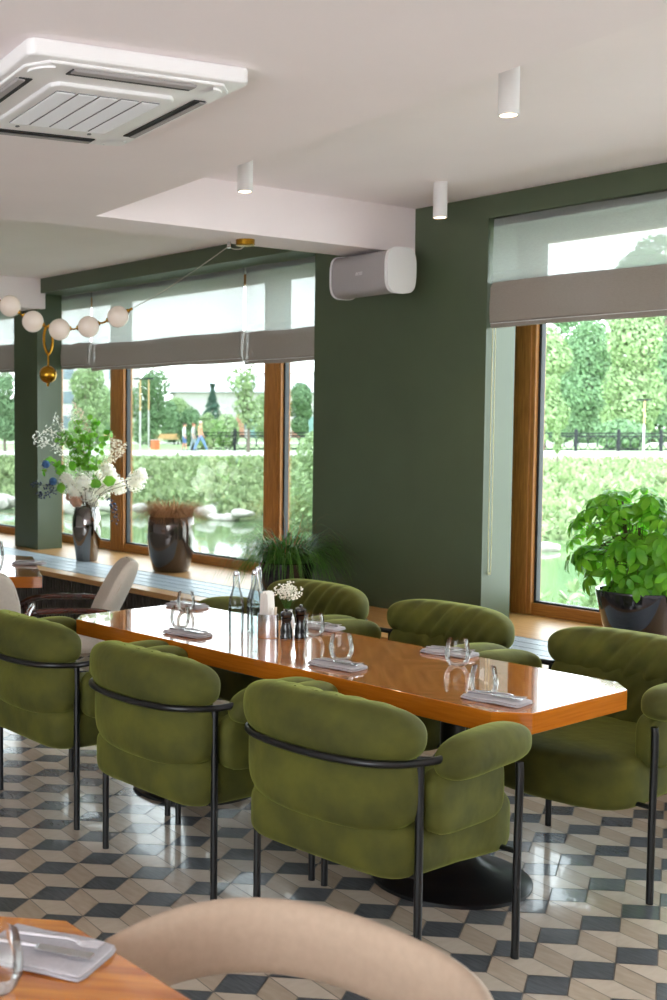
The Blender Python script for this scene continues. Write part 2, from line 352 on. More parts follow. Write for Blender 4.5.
# ------------------------------------------------------------ green velvet armchair
def make_chair(label):
    t = empty('dining_armchair', (0, 0, 0), 0, label, 'armchair', 'green velvet armchairs round the long table')
    V = M['velvet']; K = M['black']
    def seatfn(p):
        x, y, z = p; s = 1 + .10 * (y + .32) / .64; z2 = z + (.012 if z > 0 else 0) * math.cos(x * 3) - (.02 * (y / .32) if z < 0 and y > 0 else 0)
        y2 = y + (.10 * (1 - (x / .33) ** 2) if y > 0 else 0) * abs(y) / .29 - (.015 if y < -.2 else 0)
        return (x * s, y2, z2)
    MB().sq((0, .0, .402), (.312, .285, .09), (7, 7, 5), 20, seatfn).build('seat', V, t, shade_angle=180)
    def bend(k, pleat=0, fr=60):
        def fn(p):
            x, y, z = p; yy = y + k * x * x
            if pleat and y > 0: yy += pleat * (math.sin(x * fr + 7 * math.sin(z * 9)) * .5) * max(0, 1 - abs(x) / .36)
            return (x, yy, z)
        return fn
    MB().sq((0, -.285, .745), (.342, .086, .094), (4.0, 2.5, 2.6), 44, bend(.55, .02, 75)).build('top_cushion', V, t, shade_angle=180)
    MB().sq((0, -.275, .592), (.325, .068, .142), (4.5, 3, 3.6), 40, bend(.55, .014, 60)).build('backrest', V, t, shade_angle=180)
    for s in (-1, 1):
        def afn(p, s=s):
            x, y, z = p; return (x + s * .10 * (y + .2) * .35, y, z + .012 * y / .2 - .01 * (abs(y) / .2) ** 2)
        MB().sq((s * .366, .035, .684), (.064, .20, .062), (2.6, 3.6, 2.6), 18, afn).build('arm_cushion', V, t, shade_angle=180)
        MB().sq((s * .325, .0, .545), (.045, .18, .10), (4, 5, 4), 12).build('side_panel', V, t, shade_angle=180)
        MB().tube(bez([(s * .322, -.205, 0), (s * .322, -.205, .3), (s * .322, -.205, .672)], 3), .0125, 12).build('leg', K, t)
        MB().tube(bez([(s * .385, .205, 0), (s * .385, .205, .3), (s * .388, .205, .56), (s * .385, .205, .615)], 3), .0125, 12).build('leg', K, t)
    rail = bez([(.362, -.135, .685), (.352, -.172, .68), (.322, -.214, .673), (.29, -.285, .675), (.22, -.337, .674), (.1, -.362, .672), (0, -.368, .672), (-.1, -.362, .672), (-.22, -.337, .674), (-.29, -.285, .675), (-.322, -.214, .673), (-.352, -.172, .68), (-.362, -.135, .685)], 5)
    MB().tube(rail, .0115, 10).build('back_rail', K, t)
    m = MB()
    for y in (-.205, .205): m.tube([(-.322 if y < 0 else -.385, y, .335), (.322 if y < 0 else .385, y, .335)], .009, 8)
    for s in (-1, 1): m.tube([(s * .28, -.205, .33), (s * .28, .205, .33)], .009, 8)
    m.build('seat_frame', K, t)
    return t
chair_src = make_chair('green velvet armchair on near side of the table, nearest the camera, back turned')
def place(x, y, rz, label):
    c = copy_tree(chair_src); c.location = (x, y, 0); c.rotation_euler.z = rz; c['label'] = label; return c
chair_src.location = (-2.675, 2.83, 0); chair_src.rotation_euler.z = math.radians(5)
place(-3.52, 2.785, math.radians(1.5), 'green velvet armchair with its back turned, middle of the three on near side')
place(-4.405, 2.805, math.radians(-.5), 'green velvet armchair with its back turned, cut by the left photo edge')
place(-2.70, 4.005, PI, 'green velvet armchair facing us beyond the table end, in front of umbrella plant')
place(-3.60, 4.03, PI, 'green velvet armchair facing us below the bare green wall, middle of far side')
place(-4.47, 4.05, PI, 'green velvet armchair facing us behind the pepper mills, beside the arching grass pot')

# ------------------------------------------------------------ long table
TC = Vector((-3.5497, 3.368)); TA = .0467
def oct_pts(L, W, c): return [(L - c, -W), (L, -W + c), (L, W - c), (L - c, W), (-L + c, W), (-L, W - c), (-L, -W + c), (-L + c, -W)]
t = empty('dining_table', (TC.x, TC.y, 0), TA, 'long glossy orange wooden table with clipped corners set for six', 'table')
m = MB(); m.prism(oct_pts(1.2095, .3596, .0879), .682, .75, 1, 0); m.build('tabletop', [M['veneer'], M['edge']], t, smooth=False, bevel=.002)
for bxx in (.69, -.72):
    b = MB().lathe([(.285, 0), (.285, .012), (.27, .022), (.2, .04), (.12, .075), (.07, .13), (.05, .22), (.045, .40), (.045, .66), (.12, .668), (.12, .682)], 40).build('pedestal', M['black'], t); b.location = (bxx, 0.02, 0)

# ------------------------------------------------------------ things on the long table
Z = .7505
def napkin(x, y, rz, label, cut=True):
    t = empty('napkin', (x, y, Z), rz, label, 'napkin', 'folded napkins on the long table')
    m = MB()
    for k in range(2): m.sq((.003 * k, -.002 * k, .004 + k * .0065), (.105 - .003 * k, .055 - .002 * k, .0038), (14, 14, 2.5), 8, lambda p: (p[0], p[1], p[2] + .0015 * math.sin(p[0] * 40)))
    m.build('cloth', M['napkin'], t)
    m = MB()                                   # fork
    m.tube(bez([(-.085, .012, .027), (-.02, .016, .03), (.03, .02, .032), (.05, .021, .029)], 4), [.0035] * 5 + [.003] * 8, 6)
    for q in (-1.5, -.5, .5, 1.5): m.tube([(.048, .021 + q * .0025, .029), (.062, .0215 + q * .0058, .028), (.092, .023 + q * .0058, .031)], .0014, 5)
    o_ = m.build('fork', M['steel'], t); o_.location.z = -.008
    m = MB(); m.tube([(-.09, -.018, .027), (-.005, -.014, .03)], [.0045, .0038], 6)
    m.obox((.045, -.012, .029), (.05, .003, 0), (-.0005, .009, 0), (0, 0, .0012)); o_ = m.build('knife', M['steel'], t); o_.location.z = -.008
    return t
napkin(-4.04, 3.125, .15, 'grey napkin with cutlery in front of the amber-tinted glass at the far left end')
napkin(-4.66, 3.60, .2, 'grey napkin behind the glasses at the far left end, by the back edge')
napkin(-3.19, 3.165, .15, 'grey napkin with cutlery on near edge at the middle of the table')
napkin(-3.84, 3.70, .2, 'grey napkin half hidden behind the glass beside the pepper mills')
napkin(-3.12, 3.70, .2, 'grey napkin behind the glass on the far side near right end')
napkin(-2.50, 3.195, .15, 'grey napkin with knife and fork at the right end of the table')
def glass(x, y, label, s=1.0):
    t = empty('glass_tumbler', (x, y, Z), rnd.random() * 6, label, 'glass', 'stemless glasses on the long table'); t.scale = (s, s, s)
    out = [(.0, 0.001), (.024, .0), (.032, .006), (.0415, .025), (.0445, .045), (.042, .066), (.036, .095)]
    inn = [(.0345, .095), (.0405, .066), (.043, .045), (.0395, .027), (.03, .014), (.0, .011)]
    MB().lathe(out, 32, cap=False).build('bowl', M['gl'], t, shade_angle=180); return t
glass(-4.198, 3.205, 'stemless glass with warm reflections, nearer one at the left end')
glass(-4.54, 3.50, 'stemless glass with warm reflections, farther one at the left end')
glass(-3.714, 3.546, 'stemless glass directly right of the two pepper mills', 1.0)
glass(-3.268, 3.262, 'stemless glass behind the napkin at the middle of near edge', 1.05)
glass(-2.952, 3.545, 'stemless glass in front of the far napkin near right end', 1.05)
glass(-2.566, 3.215, 'stemless glass behind the napkin at the right end', 1.05)
def bottle(x, y, label):
    t = empty('water_bottle', (x, y, Z), 0, label, 'bottle', 'clear water bottles'); t.scale = (1, 1, .94)
    MB().lathe([(0, .001), (.031, .0), (.0335, .006), (.0335, .13), (.031, .155), (.018, .20), (.0145, .22), (.0135, .245), (.0155, .25), (.0155, .258), (.0125, .259)], 28, cap=False).build('body', M['bottle'], t, shade_angle=60)
    MB().lathe([(.0, .26), (.012, .26), (.014, .268), (.011, .28), (.0, .282)], 16, c=(0, 0, 0), cap=False).build('stopper', M['steel'], t)
    m = MB(); m.tube(bez([(-.017, 0, .20), (-.021, 0, .235), (-.016, 0, .27), (0, 0, .285), (.016, 0, .27), (.021, 0, .235), (.017, 0, .20)], 4), .0013, 6); m.build('wire_bail', M['steel'], [c for c in kids(t) if c.name.startswith('stopper')][0])
    MB().lathe([(0, .006), (.031, .006), (.031, .115), (0, .115)], 24, cap=False).build('water', thin('water_%.2f' % x, (.96, .97, .97), .5, ior=1.33), t)
bottle(-3.96, 3.325, 'clear swing-top water bottle, left one of the pair')
bottle(-3.945, 3.415, 'clear swing-top water bottle, right one just behind the other')
bottle(-4.02, 3.50, 'clear water bottle mostly hidden behind the other two')
t = empty('condiment_holder', (-3.795, 3.36, Z), .3, 'shiny steel holder packed with white paper napkins beside the bottles', 'holder')
MB().lathe([(0, .0), (.045, 0), (.046, .004), (.045, .10), (.0435, .10), (.0435, .006), (0, .006)], 28, cap=False, sx=1.0, sy=.8).build('cup', M['steel'], t, shade_angle=50)
for k in range(5):
    m = MB(); m.obox((-.022 + k * .009, 0, .10 + .006 * (k % 2) + .012), (.0028, 0, .003), (0, .027, 0), (-.002 * k + .002, 0, .075)); m.build('paper_napkin', M['paper'], t, smooth=False, bevel=.001)
for k, a in enumerate((0.3, 1.4)): MB().obox((.028, -.012 + .02 * k, .085), (.002, 0, 0), (0, .008, 0), (.004, 0, .045)).build('sugar_sachet', M['pale'] if k else M['paper'], t, smooth=False)
def mill(x, y, h, label):
    t = empty('pepper_mill', (x, y, Z), 0, label, 'pepper mill', 'black lacquered mills')
    MB().lathe([(0, 0), (.026, 0), (.027, .006), (.024, .012), (.0255, .03), (.02, h * .45), (.018, h * .55), (.023, h * .66), (.0235, h * .69), (.019, h * .7)], 24, cap=False).build('body', M['peppermill'], t)
    MB().lathe([(.015, h * .705), (.022, h * .72), (.0255, h * .80), (.0245, h * .87), (.016, h * .92), (.0, h * .925)], 24, cap=False).build('head', M['peppermill'], t); hd = [c for c in kids(t) if c.name.startswith('head')][0]
    MB().lathe([(0, h * .925), (.006, h * .93), (.0075, h * .96), (.005, h), (0, h)], 12, cap=False).build('knob', M['peppermill'], hd)
mill(-3.743, 3.415, .122, 'black turned pepper mill, the shorter left one')
mill(-3.71, 3.465, .14, 'black turned pepper mill, the taller right one')
t = empty('flower_vase', (-3.86, 3.53, Z), 0, 'tiny bunch of white gypsophila standing behind the black mills', 'flowers')
MB().lathe([(0, 0), (.025, 0), (.03, .02), (.028, .06), (.018, .085), (.02, .095)], 20, cap=False).build('vase', M['white'], t)
m = MB(); ms = MB(); r2 = random.Random(3)
for k in range(230):
    a = r2.random() * 6.28; el = r2.random() ** .6; rr = .068 * (r2.random() ** .4)
    p = Vector((math.cos(a) * rr * el * 1.1, math.sin(a) * rr * el * 1.1, .165 + .052 * math.sqrt(max(0, 1 - el * el)) * r2.uniform(-.6, 1)))
    m.sq(p, (.0042, .0042, .0038), 2, 2)
    if k % 6 == 0: ms.tube([(0, 0, .07), (p.x * .5, p.y * .5, .13), tuple(p)], .0007, 4)
o = m.build('blossoms', M['petal'], t); o['kind'] = 'stuff'; ms.build('stems', M['grass'], t)

# ------------------------------------------------------------ light fittings, speaker, air conditioner
def spot(x, y, label, zl=.192):
    t = empty('ceiling_spotlight', (x, y, ZC), 0, label, 'spotlight', 'white cylinder spotlights')
    MB().lathe([(.0, 0), (.038, 0), (.038, -zl), (.031, -zl), (.030, -zl + .03), (0, -zl + .03)], 32, cap=False).build('housing', M['white'], t, shade_angle=30)
    MB().lathe([(.0, -zl + .012), (.029, -zl + .012)], 24, cap=False).build('bulb', mat('warm_bulb', '#fff0e0', emis='#ffd9b0', estr=14), t)
    l = bpy.data.lights.new('spot', 'SPOT'); l.energy = 10; l.color = (1, .8, .6); l.spot_size = 1.3; l.spot_blend = .6; l.shadow_soft_size = .025
    lo = bpy.data.objects.new('spot_beam', l); C.objects.link(lo); lo.parent = t; lo.location = (0, 0, -zl - .004)
spot(-4.63, 3.924, 'white cylinder spotlight in front of the ceiling beam, leftmost of the three')
spot(-4.581, 5.287, 'white cylinder spotlight next to the green wall, middle of the three')
spot(-2.93, 3.745, 'white cylinder spotlight hanging nearest the top right, largest of three')

t = empty('wall_speaker', (-5.31, 5.52, 2.553), math.radians(-4), 'white wall-mounted loudspeaker tucked under the ceiling beam', 'speaker')
rt_ = Matrix.Rotation(math.radians(7), 4, 'X')
def spk(x0, x1, h, dpt, n):
    pass
def shell(x0, x1, hz, dy, round_n=4.5, seg=48):
    vs = []; fs = []
    for x in (x0, x1):
        for k in range(seg):
            a = 2 * PI * k / seg; cx, sx_ = math.cos(a), math.sin(a)
            vs.append((x, dy * math.copysign(abs(cx) ** (2 / round_n), cx), hz * math.copysign(abs(sx_) ** (2 / round_n), sx_)))
    for k in range(seg): fs.append((k, (k + 1) % seg, seg + (k + 1) % seg, seg + k))
    fs.append(tuple(range(seg))); fs.append(tuple(reversed(range(seg, 2 * seg))))
    return vs, fs
m = MB(); m.add(*shell(-.25, .235, .125, .105, 3.6)); m.build('cabinet', M['speaker_cloth'], t, bevel=.004)
m = MB(); m.add(*shell(.235, .262, .13, .11, 3.6)); m.build('end_cap', M['white'], t, bevel=.006)
m = MB(); m.add(*shell(-.262, -.25, .13, .11, 3.6)); m.build('end_cap', M['white'], t, bevel=.004)
m = MB(); m.box(-.05, .05, .09, .30, -.04, .04); m.build('bracket', M['white'], t, smooth=False)
cu = bpy.data.curves.new('lettering', 'FONT'); cu.body = 'BOSE'; cu.size = .026; cu.align_x = 'CENTER'; cu.extrude = .0008; cu.shear = .25
tmp = bpy.data.objects.new('tmp', cu); C.objects.link(tmp); bpy.context.view_layer.update()
me = bpy.data.meshes.new_from_object(tmp.evaluated_get(bpy.context.evaluated_depsgraph_get())); bpy.data.objects.remove(tmp)
me.materials.append(M['white']); lo = bpy.data.objects.new('lettering', me); C.objects.link(lo); lo.parent = t; lo.location = (0, -.1065, -.01); lo.rotation_euler = (PI / 2, 0, 0)

# ceiling cassette
e1 = Vector((-.985, .17, 0)); e1.normalize(); e2 = Vector((-e1.y, e1.x, 0)); e2 = -e2 if e2.y > 0 else e2
ac = bpy.data.objects.new('air_conditioner', None); C.objects.link(ac); tag(ac, 'square white ceiling cassette air conditioner with slatted intake', 'air conditioner')
R0c = Vector((-2.80, 2.395, ZB)); A1, A2 = .92, .92
ac.matrix_world = Matrix.Translation(R0c + e1 * A1 / 2 + e2 * A2 * .76 / 2) @ Matrix((e1, -e2 * .76, Vector((0, 0, 1)))).transposed().to_4x4()
def rr(hx, hy, c, z0, z1, mb, mi=None):
    mb.prism([(hx - c, -hy), (hx, -hy + c), (hx, hy - c), (hx - c, hy), (-hx + c, hy), (-hx, hy - c), (-hx, -hy + c), (-hx + c, -hy)], z0, z1, mi)
m = MB(); hx, hy = A1 / 2, A2 / 2
rr(hx, hy, .02, -.048, .0, m); m.build('panel', M['acwhite'], ac, smooth=False, bevel=.01)
m = MB(); rr(hx - .03, hy - .03, .07, -.056, -.046, m); m.build('bezel', M['acwhite'], ac, smooth=False, bevel=.004)
for k in range(4):
    r_ = Matrix.Rotation(k * PI / 2, 3, 'Z'); m = MB(); d = hx - .085
    m.obox(r_ @ Vector((0, d, -.0565)), r_ @ Vector((.26, 0, 0)), r_ @ Vector((0, .026, 0)), (0, 0, .003)); sl = m.build('air_slot', M['acdark'], ac, smooth=False)
    m = MB(); m.obox(r_ @ Vector((0, d + .018, -.060)), r_ @ Vector((.255, 0, 0)), r_ @ Vector((0, .014, 0)), r_ @ Vector((0, .004, .003))); m.build('louvre', M['speaker_cloth'], sl, smooth=False)
    m = MB(); m.add(*[[r_ @ Vector((d + .03 - .075 + .075 * math.cos(a), d + .03 - .075 + .075 * math.sin(a), z)) for a in [i * PI / 16 for i in range(9)] for z in (-.062, -.056)] + [r_ @ Vector((d - .055, d - .055, z)) for z in (-.062, -.056)],
                      [(2*i, 2*i+1, 2*i+3, 2*i+2) for i in range(8)] + [(18, 2*i, 2*i+2) for i in range(8)]]); m.build('corner_cap', M['acwhite'], ac, smooth=False)
m = MB(); rr(.27, .27, .03, -.068, -.05, m); ifr = m.build('intake_frame', M['acwhite'], ac, smooth=False, bevel=.008)
m = MB()
for q in range(5):
    x0 = -.225 + q * .092
    m.box(-.215, .205, x0, x0 + .078, -.0705, -.066, 0)
    for z in range(42): m.box(-.213 + z * .01, -.2098 + z * .01, x0, x0 + .078, -.074, -.070, 1)
m.build('intake_grille', [M['acgrid'], M['white']], ifr, smooth=False)
for q in (-.17, .17): MB().lathe([(0, -.071), (.009, -.071), (.009, -.068)], 12, c=(.243, q, 0), cap=False).build('screw_cover', M['acgrid'], ifr)

# globe garland pendant
t = empty('globe_pendant', (-5.41, 4.59, ZB), 0, 'brass pendant garland of opal globes slung from a ceiling canopy', 'pendant lamp')
def P(u, v, d):
    "world point seen at the given distance (used to read positions off measurements)"
    r = FW + RT * ((u - 133.5) / 1215.83) - UP * ((v - 500) / 1215.83); return CAM + r * d
loc0 = t.location.copy()
def rel(p): return Vector(p) - Vector(loc0)
MB().lathe([(0, 0), (.055, 0), (.055, -.03), (.05, -.034), (0, -.034)], 32, cap=False).build('canopy', M['brass'], t)
gp = [(-58, 268), (-36, 284), (-13, 296), (10, 306), (32.9, 321.5), (59.5, 329.5), (88.5, 326.8), (118, 316.7)]
GW = [rel(P(u, v, 7.25)) for u, v in gp]
for g in GW: MB().sq(g, (.0645,) * 3, 2, 12).build('globe', M['globe'], t, shade_angle=180)
for i in range(len(GW) - 1):
    a, b = GW[i], GW[i + 1]; d = (b - a).normalized(); m = MB(); m.tube([a + d * .06, (a + b) / 2 - Vector((0, 0, .006)), b - d * .06], .006, 8)
    m.tube([a + d * .058, a + d * .072], .014, 12); m.tube([b - d * .072, b - d * .058], .014, 12); m.build('link', M['brass'], t)
a = GW[-1]; e = rel(P(134, 307.5, 7.25)); d = (e - a).normalized(); MB().tube([a + d * .058, a + d * .075, a + d * .076, a + d * .1], [.014, .014, .008, .008], 10).build('end_fitting', M['brass'], t)
MB().tube(bez([a + d * .1, rel(P(160, 293, 7.2)), rel(P(198, 268, 7.1)), rel(P(229, 246, 7.0))], 6), .0025, 6).build('cable', mat('silver_cable', '#b9b2a8', .4, metal=.5), t)
MB().tube(bez([rel(P(229, 246, 7.0)), rel(P(233, 249, 7.0)), rel(P(240, 249, 7.0)), (0, 0, -.03)], 5), .003, 6).build('cord', mat('cord_grey', '#a59d92', .5), t)
MB().tube([rel(P(229, 242, 7.0)), rel(P(229, 248, 7.0))], .011, 8).build('cable_clamp', M['steel'], t)
lp = [(46, 326), (44, 335), (44.3, 345), (46.5, 352), (48.6, 354.5), (51, 351), (52.5, 344), (52.3, 336), (50, 327)]
MB().tube(bez([rel(P(u, v, 7.25)) for u, v in lp], 4), .0085, 8).build('loop', M['brass'], t)
MB().tube([rel(P(48.4, 354, 7.25)), rel(P(48.2, 367, 7.25))], .007, 8).build('drop_rod', M['brass'], t)
MB().sq(rel(P(48, 374.5, 7.25)), (.053,) * 3, 2, 12).build('brass_ball', M['brass'], t, shade_angle=180)
MB().tube([rel(P(48, 382, 7.25)), rel(P(47.8, 386.5, 7.25))], [.012, .006], 8).build('finial', M['brass'], t)

# ------------------------------------------------------------ roman blinds
M['sheer'] = fabric_sheer('sheer_blind_linen', '#b0b4b0', .17, .5); M['fold'] = fabric_sheer('folded_blind_linen', '#a59a92', .05, .3); M['tape'] = mat('blind_cord_tape', '#8c8c86', .8)
def blind(x0, x1, zt, zs, zb, label, y=6.12):
    t = empty('roman_blind', ((x0 + x1) / 2, y, zt), 0, label, 'window blind', 'linen roman blinds'); h = (x1 - x0) / 2 - .006
    MB().box(-h, h, -.015, .02, -.045, 0).build('headrail', M['tape'], t, smooth=False)
    def sheet(pr, name, m_, th=.0):
        n = 14; vs = []; fs = []
        for i in range(n + 1):
            x = -h + 2 * h * i / n
            for (y, z) in pr: vs.append((x, y + .003 * math.sin(i * 1.3 + z * 8), z + .004 * math.sin(i * .9)))
        k = len(pr)
        for i in range(n):
            for j in range(k - 1): fs.append((i * k + j, i * k + j + 1, (i + 1) * k + j + 1, (i + 1) * k + j))
        MB().add(vs, fs).build(name, m_, t, shade_angle=60)
    s = zs - zt; b = zb - zt
    sheet([(-.02, -.0), (-.022, s * .5), (-.022, s + .055)], 'sheer_panel', M['sheer'])
    sheet([(-.022, s + .055), (-.034, s + .02), (-.03, s), (-.02, s - .004)], 'sheer_fold', M['sheer'])
    sheet([(-.02, s), (-.04, s - .03), (-.05, (s + b) / 2), (-.046, b + .035), (-.03, b + .03)], 'folded_panel', M['fold'])
    sheet([(-.03, b + .032), (-.038, b + .02), (-.036, b + .004), (-.02, b), (.0, b + .01), (.01, s)], 'folded_hem', M['fold'])
    MB().box(-h, h, -.038, -.034, b + .026, b + .030).build('hem_seam', M['white'], t, smooth=False)
    MB().tube([(h - .012, -.055, s), (h - .012, -.052, b + .03)], .002, 5).build('lift_cord', M['tape'], t)
    return t
blind(-4.668, -1.5, 2.832, 2.468, 2.20, 'wide linen roman blind half lowered over the right-hand window', 5.87)
blind(-7.18, -5.95, 2.83, 2.335, 2.09, 'linen roman blind of the left window, beside the green pier')
blind(-9.325, -7.195, 2.83, 2.352, 2.112, 'wide linen roman blind of left window, behind the opal globes')
blind(-9.9, -9.335, 2.83, 2.378, 2.142, 'narrow linen roman blind next to the slim green column')
blind(-12.6, -10.27, 2.83, 2.43, 2.15, 'linen roman blind at the left photo edge beyond the green column')
t = empty('blind_chain', (-4.662, 5.87, 2.12), 0, 'thin pale blind chain loop hanging beside the right window', 'blind chain')
MB().tube(bez([(0, -.012, .25), (0, -.014, -.8), (0, -.012, -1.32), (0, 0, -1.36), (0, .012, -1.32), (0, .014, -.8), (0, .012, .25)], 6), .0025, 6).build('chain', mat('cream_chain', '#cfc79a', .5), t)

# ------------------------------------------------------------ cream lounge chairs with walnut arms
def wing_chair(loc, rz, label):
    t = empty('wooden_arm_chair', loc, rz, label, 'armchair'); t.scale = (.9, .9, .93)
    MB().sq((0, .03, .43), (.27, .29, .07), (6, 6, 3), 14).build('seat', M['cream'], t, shade_angle=180)
    tilt = Matrix.Rotation(math.radians(28), 3, 'X')
    def fn(p):
        x, y, z = p; k = 1 - .18 * max(0, z) / .3; return (x * k, y + .9 * x * x * 1.0, z)
    MB().sq((0, -.335, .67), (.275, .05, .27), (5, 3, 3.4), 18, fn, tilt).build('backrest', M['cream'], t, shade_angle=180)
    pts = [tilt @ Vector((.262 * math.copysign(abs(math.cos(a)) ** .5, math.cos(a)) * (1 - .18 * max(0, math.sin(a))), .045, .262 * math.copysign(abs(math.sin(a)) ** .6, math.sin(a)))) + Vector((0, -.335, .67)) for a in [(-.6 + i * .1) * 1 for i in range(44)]]
    MB().tube(pts, .004, 6).build('piping', M['beige'], [c for c in kids(t) if c.name.startswith('backrest')][0])
    for s in (-1, 1):
        m = MB(); m.tube(bez([(s * .30, -.33, .50), (s * .31, -.30, .60), (s * .315, -.22, .635), (s * .32, .0, .645), (s * .315, .18, .635), (s * .305, .27, .60), (s * .30, .285, .57)], 5), [.014, .016, .017] + [.019] * 24 + [.016] * 3 + [.013], 10); m.build('armrest', M['walnut'], t)
        MB().tube(bez([(s * .30, .25, .61), (s * .29, .25, .35), (s * .30, .29, 0)], 4), [.017] * 5 + [.013] * 4, 10).build('leg', M['walnut'], t)
        MB().tube(bez([(s * .29, -.30, .52), (s * .28, -.26, .35), (s * .29, -.36, 0)], 4), [.017] * 5 + [.013] * 4, 10).build('leg', M['walnut'], t)
    m = MB(); m.box(-.28, .28, .22, .25, .31, .36); m.box(-.28, .28, -.27, -.24, .31, .36); m.build('seat_rail', M['walnut'], t, smooth=False, bevel=.004)
    return t
wing_chair((-5.955, 3.70, 0), math.radians(150), 'beige upholstered chair with dark wooden arms, leaning back below the window bench')
wing_chair((-6.04, 3.20, 0), math.radians(55), 'cream upholstered chair at left photo edge, tucked to the small table')

# small table at the left
tA = Vector((-6.05, 3.61)); F2 = Vector((-.815, .58)); R2 = Vector((.58, .815))
t = empty('bistro_table', (tA.x, tA.y, 0), 0, 'glossy wooden table at left photo edge by the window bench', 'table')
pg = [Vector((0, 0)), Vector((-.96, .50)), Vector((-1.06, .44)), Vector((-1.55, -.16)), Vector((-.62, -.72)), Vector((-.11, -.16))]
pg2 = [(q.x, q.y) for q in pg]; m = MB(); m.prism(pg2, .685, .75, 1, 0); m.build('tabletop', [M['veneer'], M['edge']], t, smooth=False, bevel=.002)
MB().lathe([(.22, 0), (.22, .012), (.1, .05), (.045, .15), (.04, .66), (.1, .685)], 32, c=(-.72, -.1, 0)).build('pedestal', M['black'], t)
t2 = napkin(-6.63, 3.86, .7, 'folded napkin lying on the small table at left photo edge'); t2['group'] = 'items on the small table'
g2 = glass(-6.42, 3.50, 'glass with amber reflections on the small table at left photo edge'); g2['group'] = 'items on the small table'; g2.scale = (1.3, 1.3, 1.9)

# ------------------------------------------------------------ foreground table and tub chair
t = empty('foreground_table', (-1.45, .79, 0), 0, 'blurred orange wooden table corner at the bottom left, nearest the camera', 'table')
m = MB(); m.prism([(x, y) for x, y in oct_pts(.47, .345, .1)], .682, .75, 1, 0); m.build('tabletop', [M['veneer'], M['edge']], t, smooth=False, bevel=.002)
MB().lathe([(.25, 0), (.25, .012), (.1, .05), (.045, .15), (.04, .66), (.1, .682)], 32).build('pedestal', M['black'], t)
q = napkin(-1.72, 1.03, .5, 'blurred napkin with shiny cutlery on the nearest table corner'); q['group'] = 'items on the nearest table'; q.scale = (1.0, 1.3, 1)
q = glass(-1.655, .90, 'blurred glass at the bottom left corner on nearest table'); q['group'] = 'items on the nearest table'
t = empty('tub_chair', (-1.40, 1.185, 0), math.radians(4), 'blurred beige chair with curved backrest in the bottom foreground', 'chair')
n = 40; vs = []; fs = []; prof = []
for k in range(12):
    a = 2 * PI * k / 12; prof.append((.024 * math.cos(a), .072 * math.copysign(abs(math.sin(a)) ** .7, math.sin(a))))
for i in range(n + 1):
    u = -1.62 + 3.24 * i / n; ex = .35 * math.copysign(abs(math.sin(u)) ** .85, math.sin(u)); ey = .37 * max(0, math.cos(u)) ** .85 if abs(u) < PI / 2 else -.0
    drop = .05 * (abs(u) / 1.62) ** 4; k2 = .75 if i in (0, n) else 1
    nn = Vector((math.sin(u), math.cos(u)))
    for a, b in prof: vs.append((ex + nn.x * a * k2, ey + nn.y * a * k2 , .70 - drop + b * k2))
for i in range(n):
    for j in range(12): fs.append((i * 12 + j, i * 12 + (j + 1) % 12, (i + 1) * 12 + (j + 1) % 12, (i + 1) * 12 + j))
fs.append(tuple(range(12))); fs.append(tuple(reversed([n * 12 + j for j in range(12)])))
MB().add(vs, fs).build('backrest', M['beige'], t, shade_angle=180)
MB().sq((0, -.02, .40), (.27, .25, .05), (4, 4, 3), 14).build('seat', M['beige'], t, shade_angle=180)
for sx_, sy_ in ((-1, -1), (1, -1), (-1, 1), (1, 1)):
    MB().tube([(sx_ * .33, sy_ * .19, 0), (sx_ * .33, sy_ * .15, .36), (sx_ * .345, .12 if sy_ > 0 else -.02, .66)], .013, 10).build('leg', M['walnut'], t)

# ------------------------------------------------------------ pots and plants
def leaf_quad(mb, base, d, up, L, W, curl=.2, mi=None):
    d = d.normalized(); s = d.cross(up).normalized(); n = s.cross(d).normalized()
    a = base; b = base + d * L * .35 + s * W * .5 + n * curl * L * .1; c = base + d * L * .75 + s * W * .42 - n * curl * L * .1; e = base + d * L - n * curl * L * .35
    b2 = base + d * L * .35 - s * W * .5 + n * curl * L * .1; c2 = base + d * L * .75 - s * W * .42 - n * curl * L * .1
    m1 = base + d * L * .35; m2 = base + d * L * .75 - n * curl * L * .16
    mb.add([a, b, c, e, c2, b2, m1, m2], [(0, 1, 6), (1, 2, 7, 6), (2, 3, 7), (0, 6, 5), (6, 7, 4, 5), (7, 3, 4)], mi)
def rv(r): 
    a = r.random() * 2 * PI; z = r.uniform(-1, 1); s = math.sqrt(1 - z * z); return Vector((s * math.cos(a), s * math.sin(a), z))

# mirror vase and bouquet
VX, VY = -8.80, 5.70
t = empty('tall_vase', (VX, VY, SILL), 0, 'tall mirror-glazed vase on the window bench beside the green column', 'vase')
MB().lathe([(0, 0), (.085, 0), (.092, .01), (.105, .10), (.122, .22), (.128, .30), (.122, .38), (.108, .44), (.10, .465), (.095, .47), (.09, .455), (.085, .2), (0, .05)], 40, cap=False).build('body', M['mirrorpot'], t, shade_angle=60)
t = empty('flower_bouquet', (VX, VY, SILL + .46), 0, 'large bouquet of white hydrangea, green sprigs and blue berries in mirror vase', 'bouquet')
r = random.Random(11); Rv = Vector((.5755, .8178, 0)); Uz = Vector((0, 0, 1)); Fv = Vector((-.8178, .5755, 0))
def bp_(dx, dy, dd=0):  # offsets in metres across, up, and in depth
    return Rv * dx + Uz * dy + Fv * dd
k_ = .0086
def off(u, v, dd=0): return bp_((u - 88) * k_, (505 - v) * k_, dd)
st = MB()
def sprig_stem(e): st.tube(bez([(0, 0, -.25), (e.x * .25, e.y * .25, max(0, e.z) * .4), tuple(e)], 5), .003, 5)
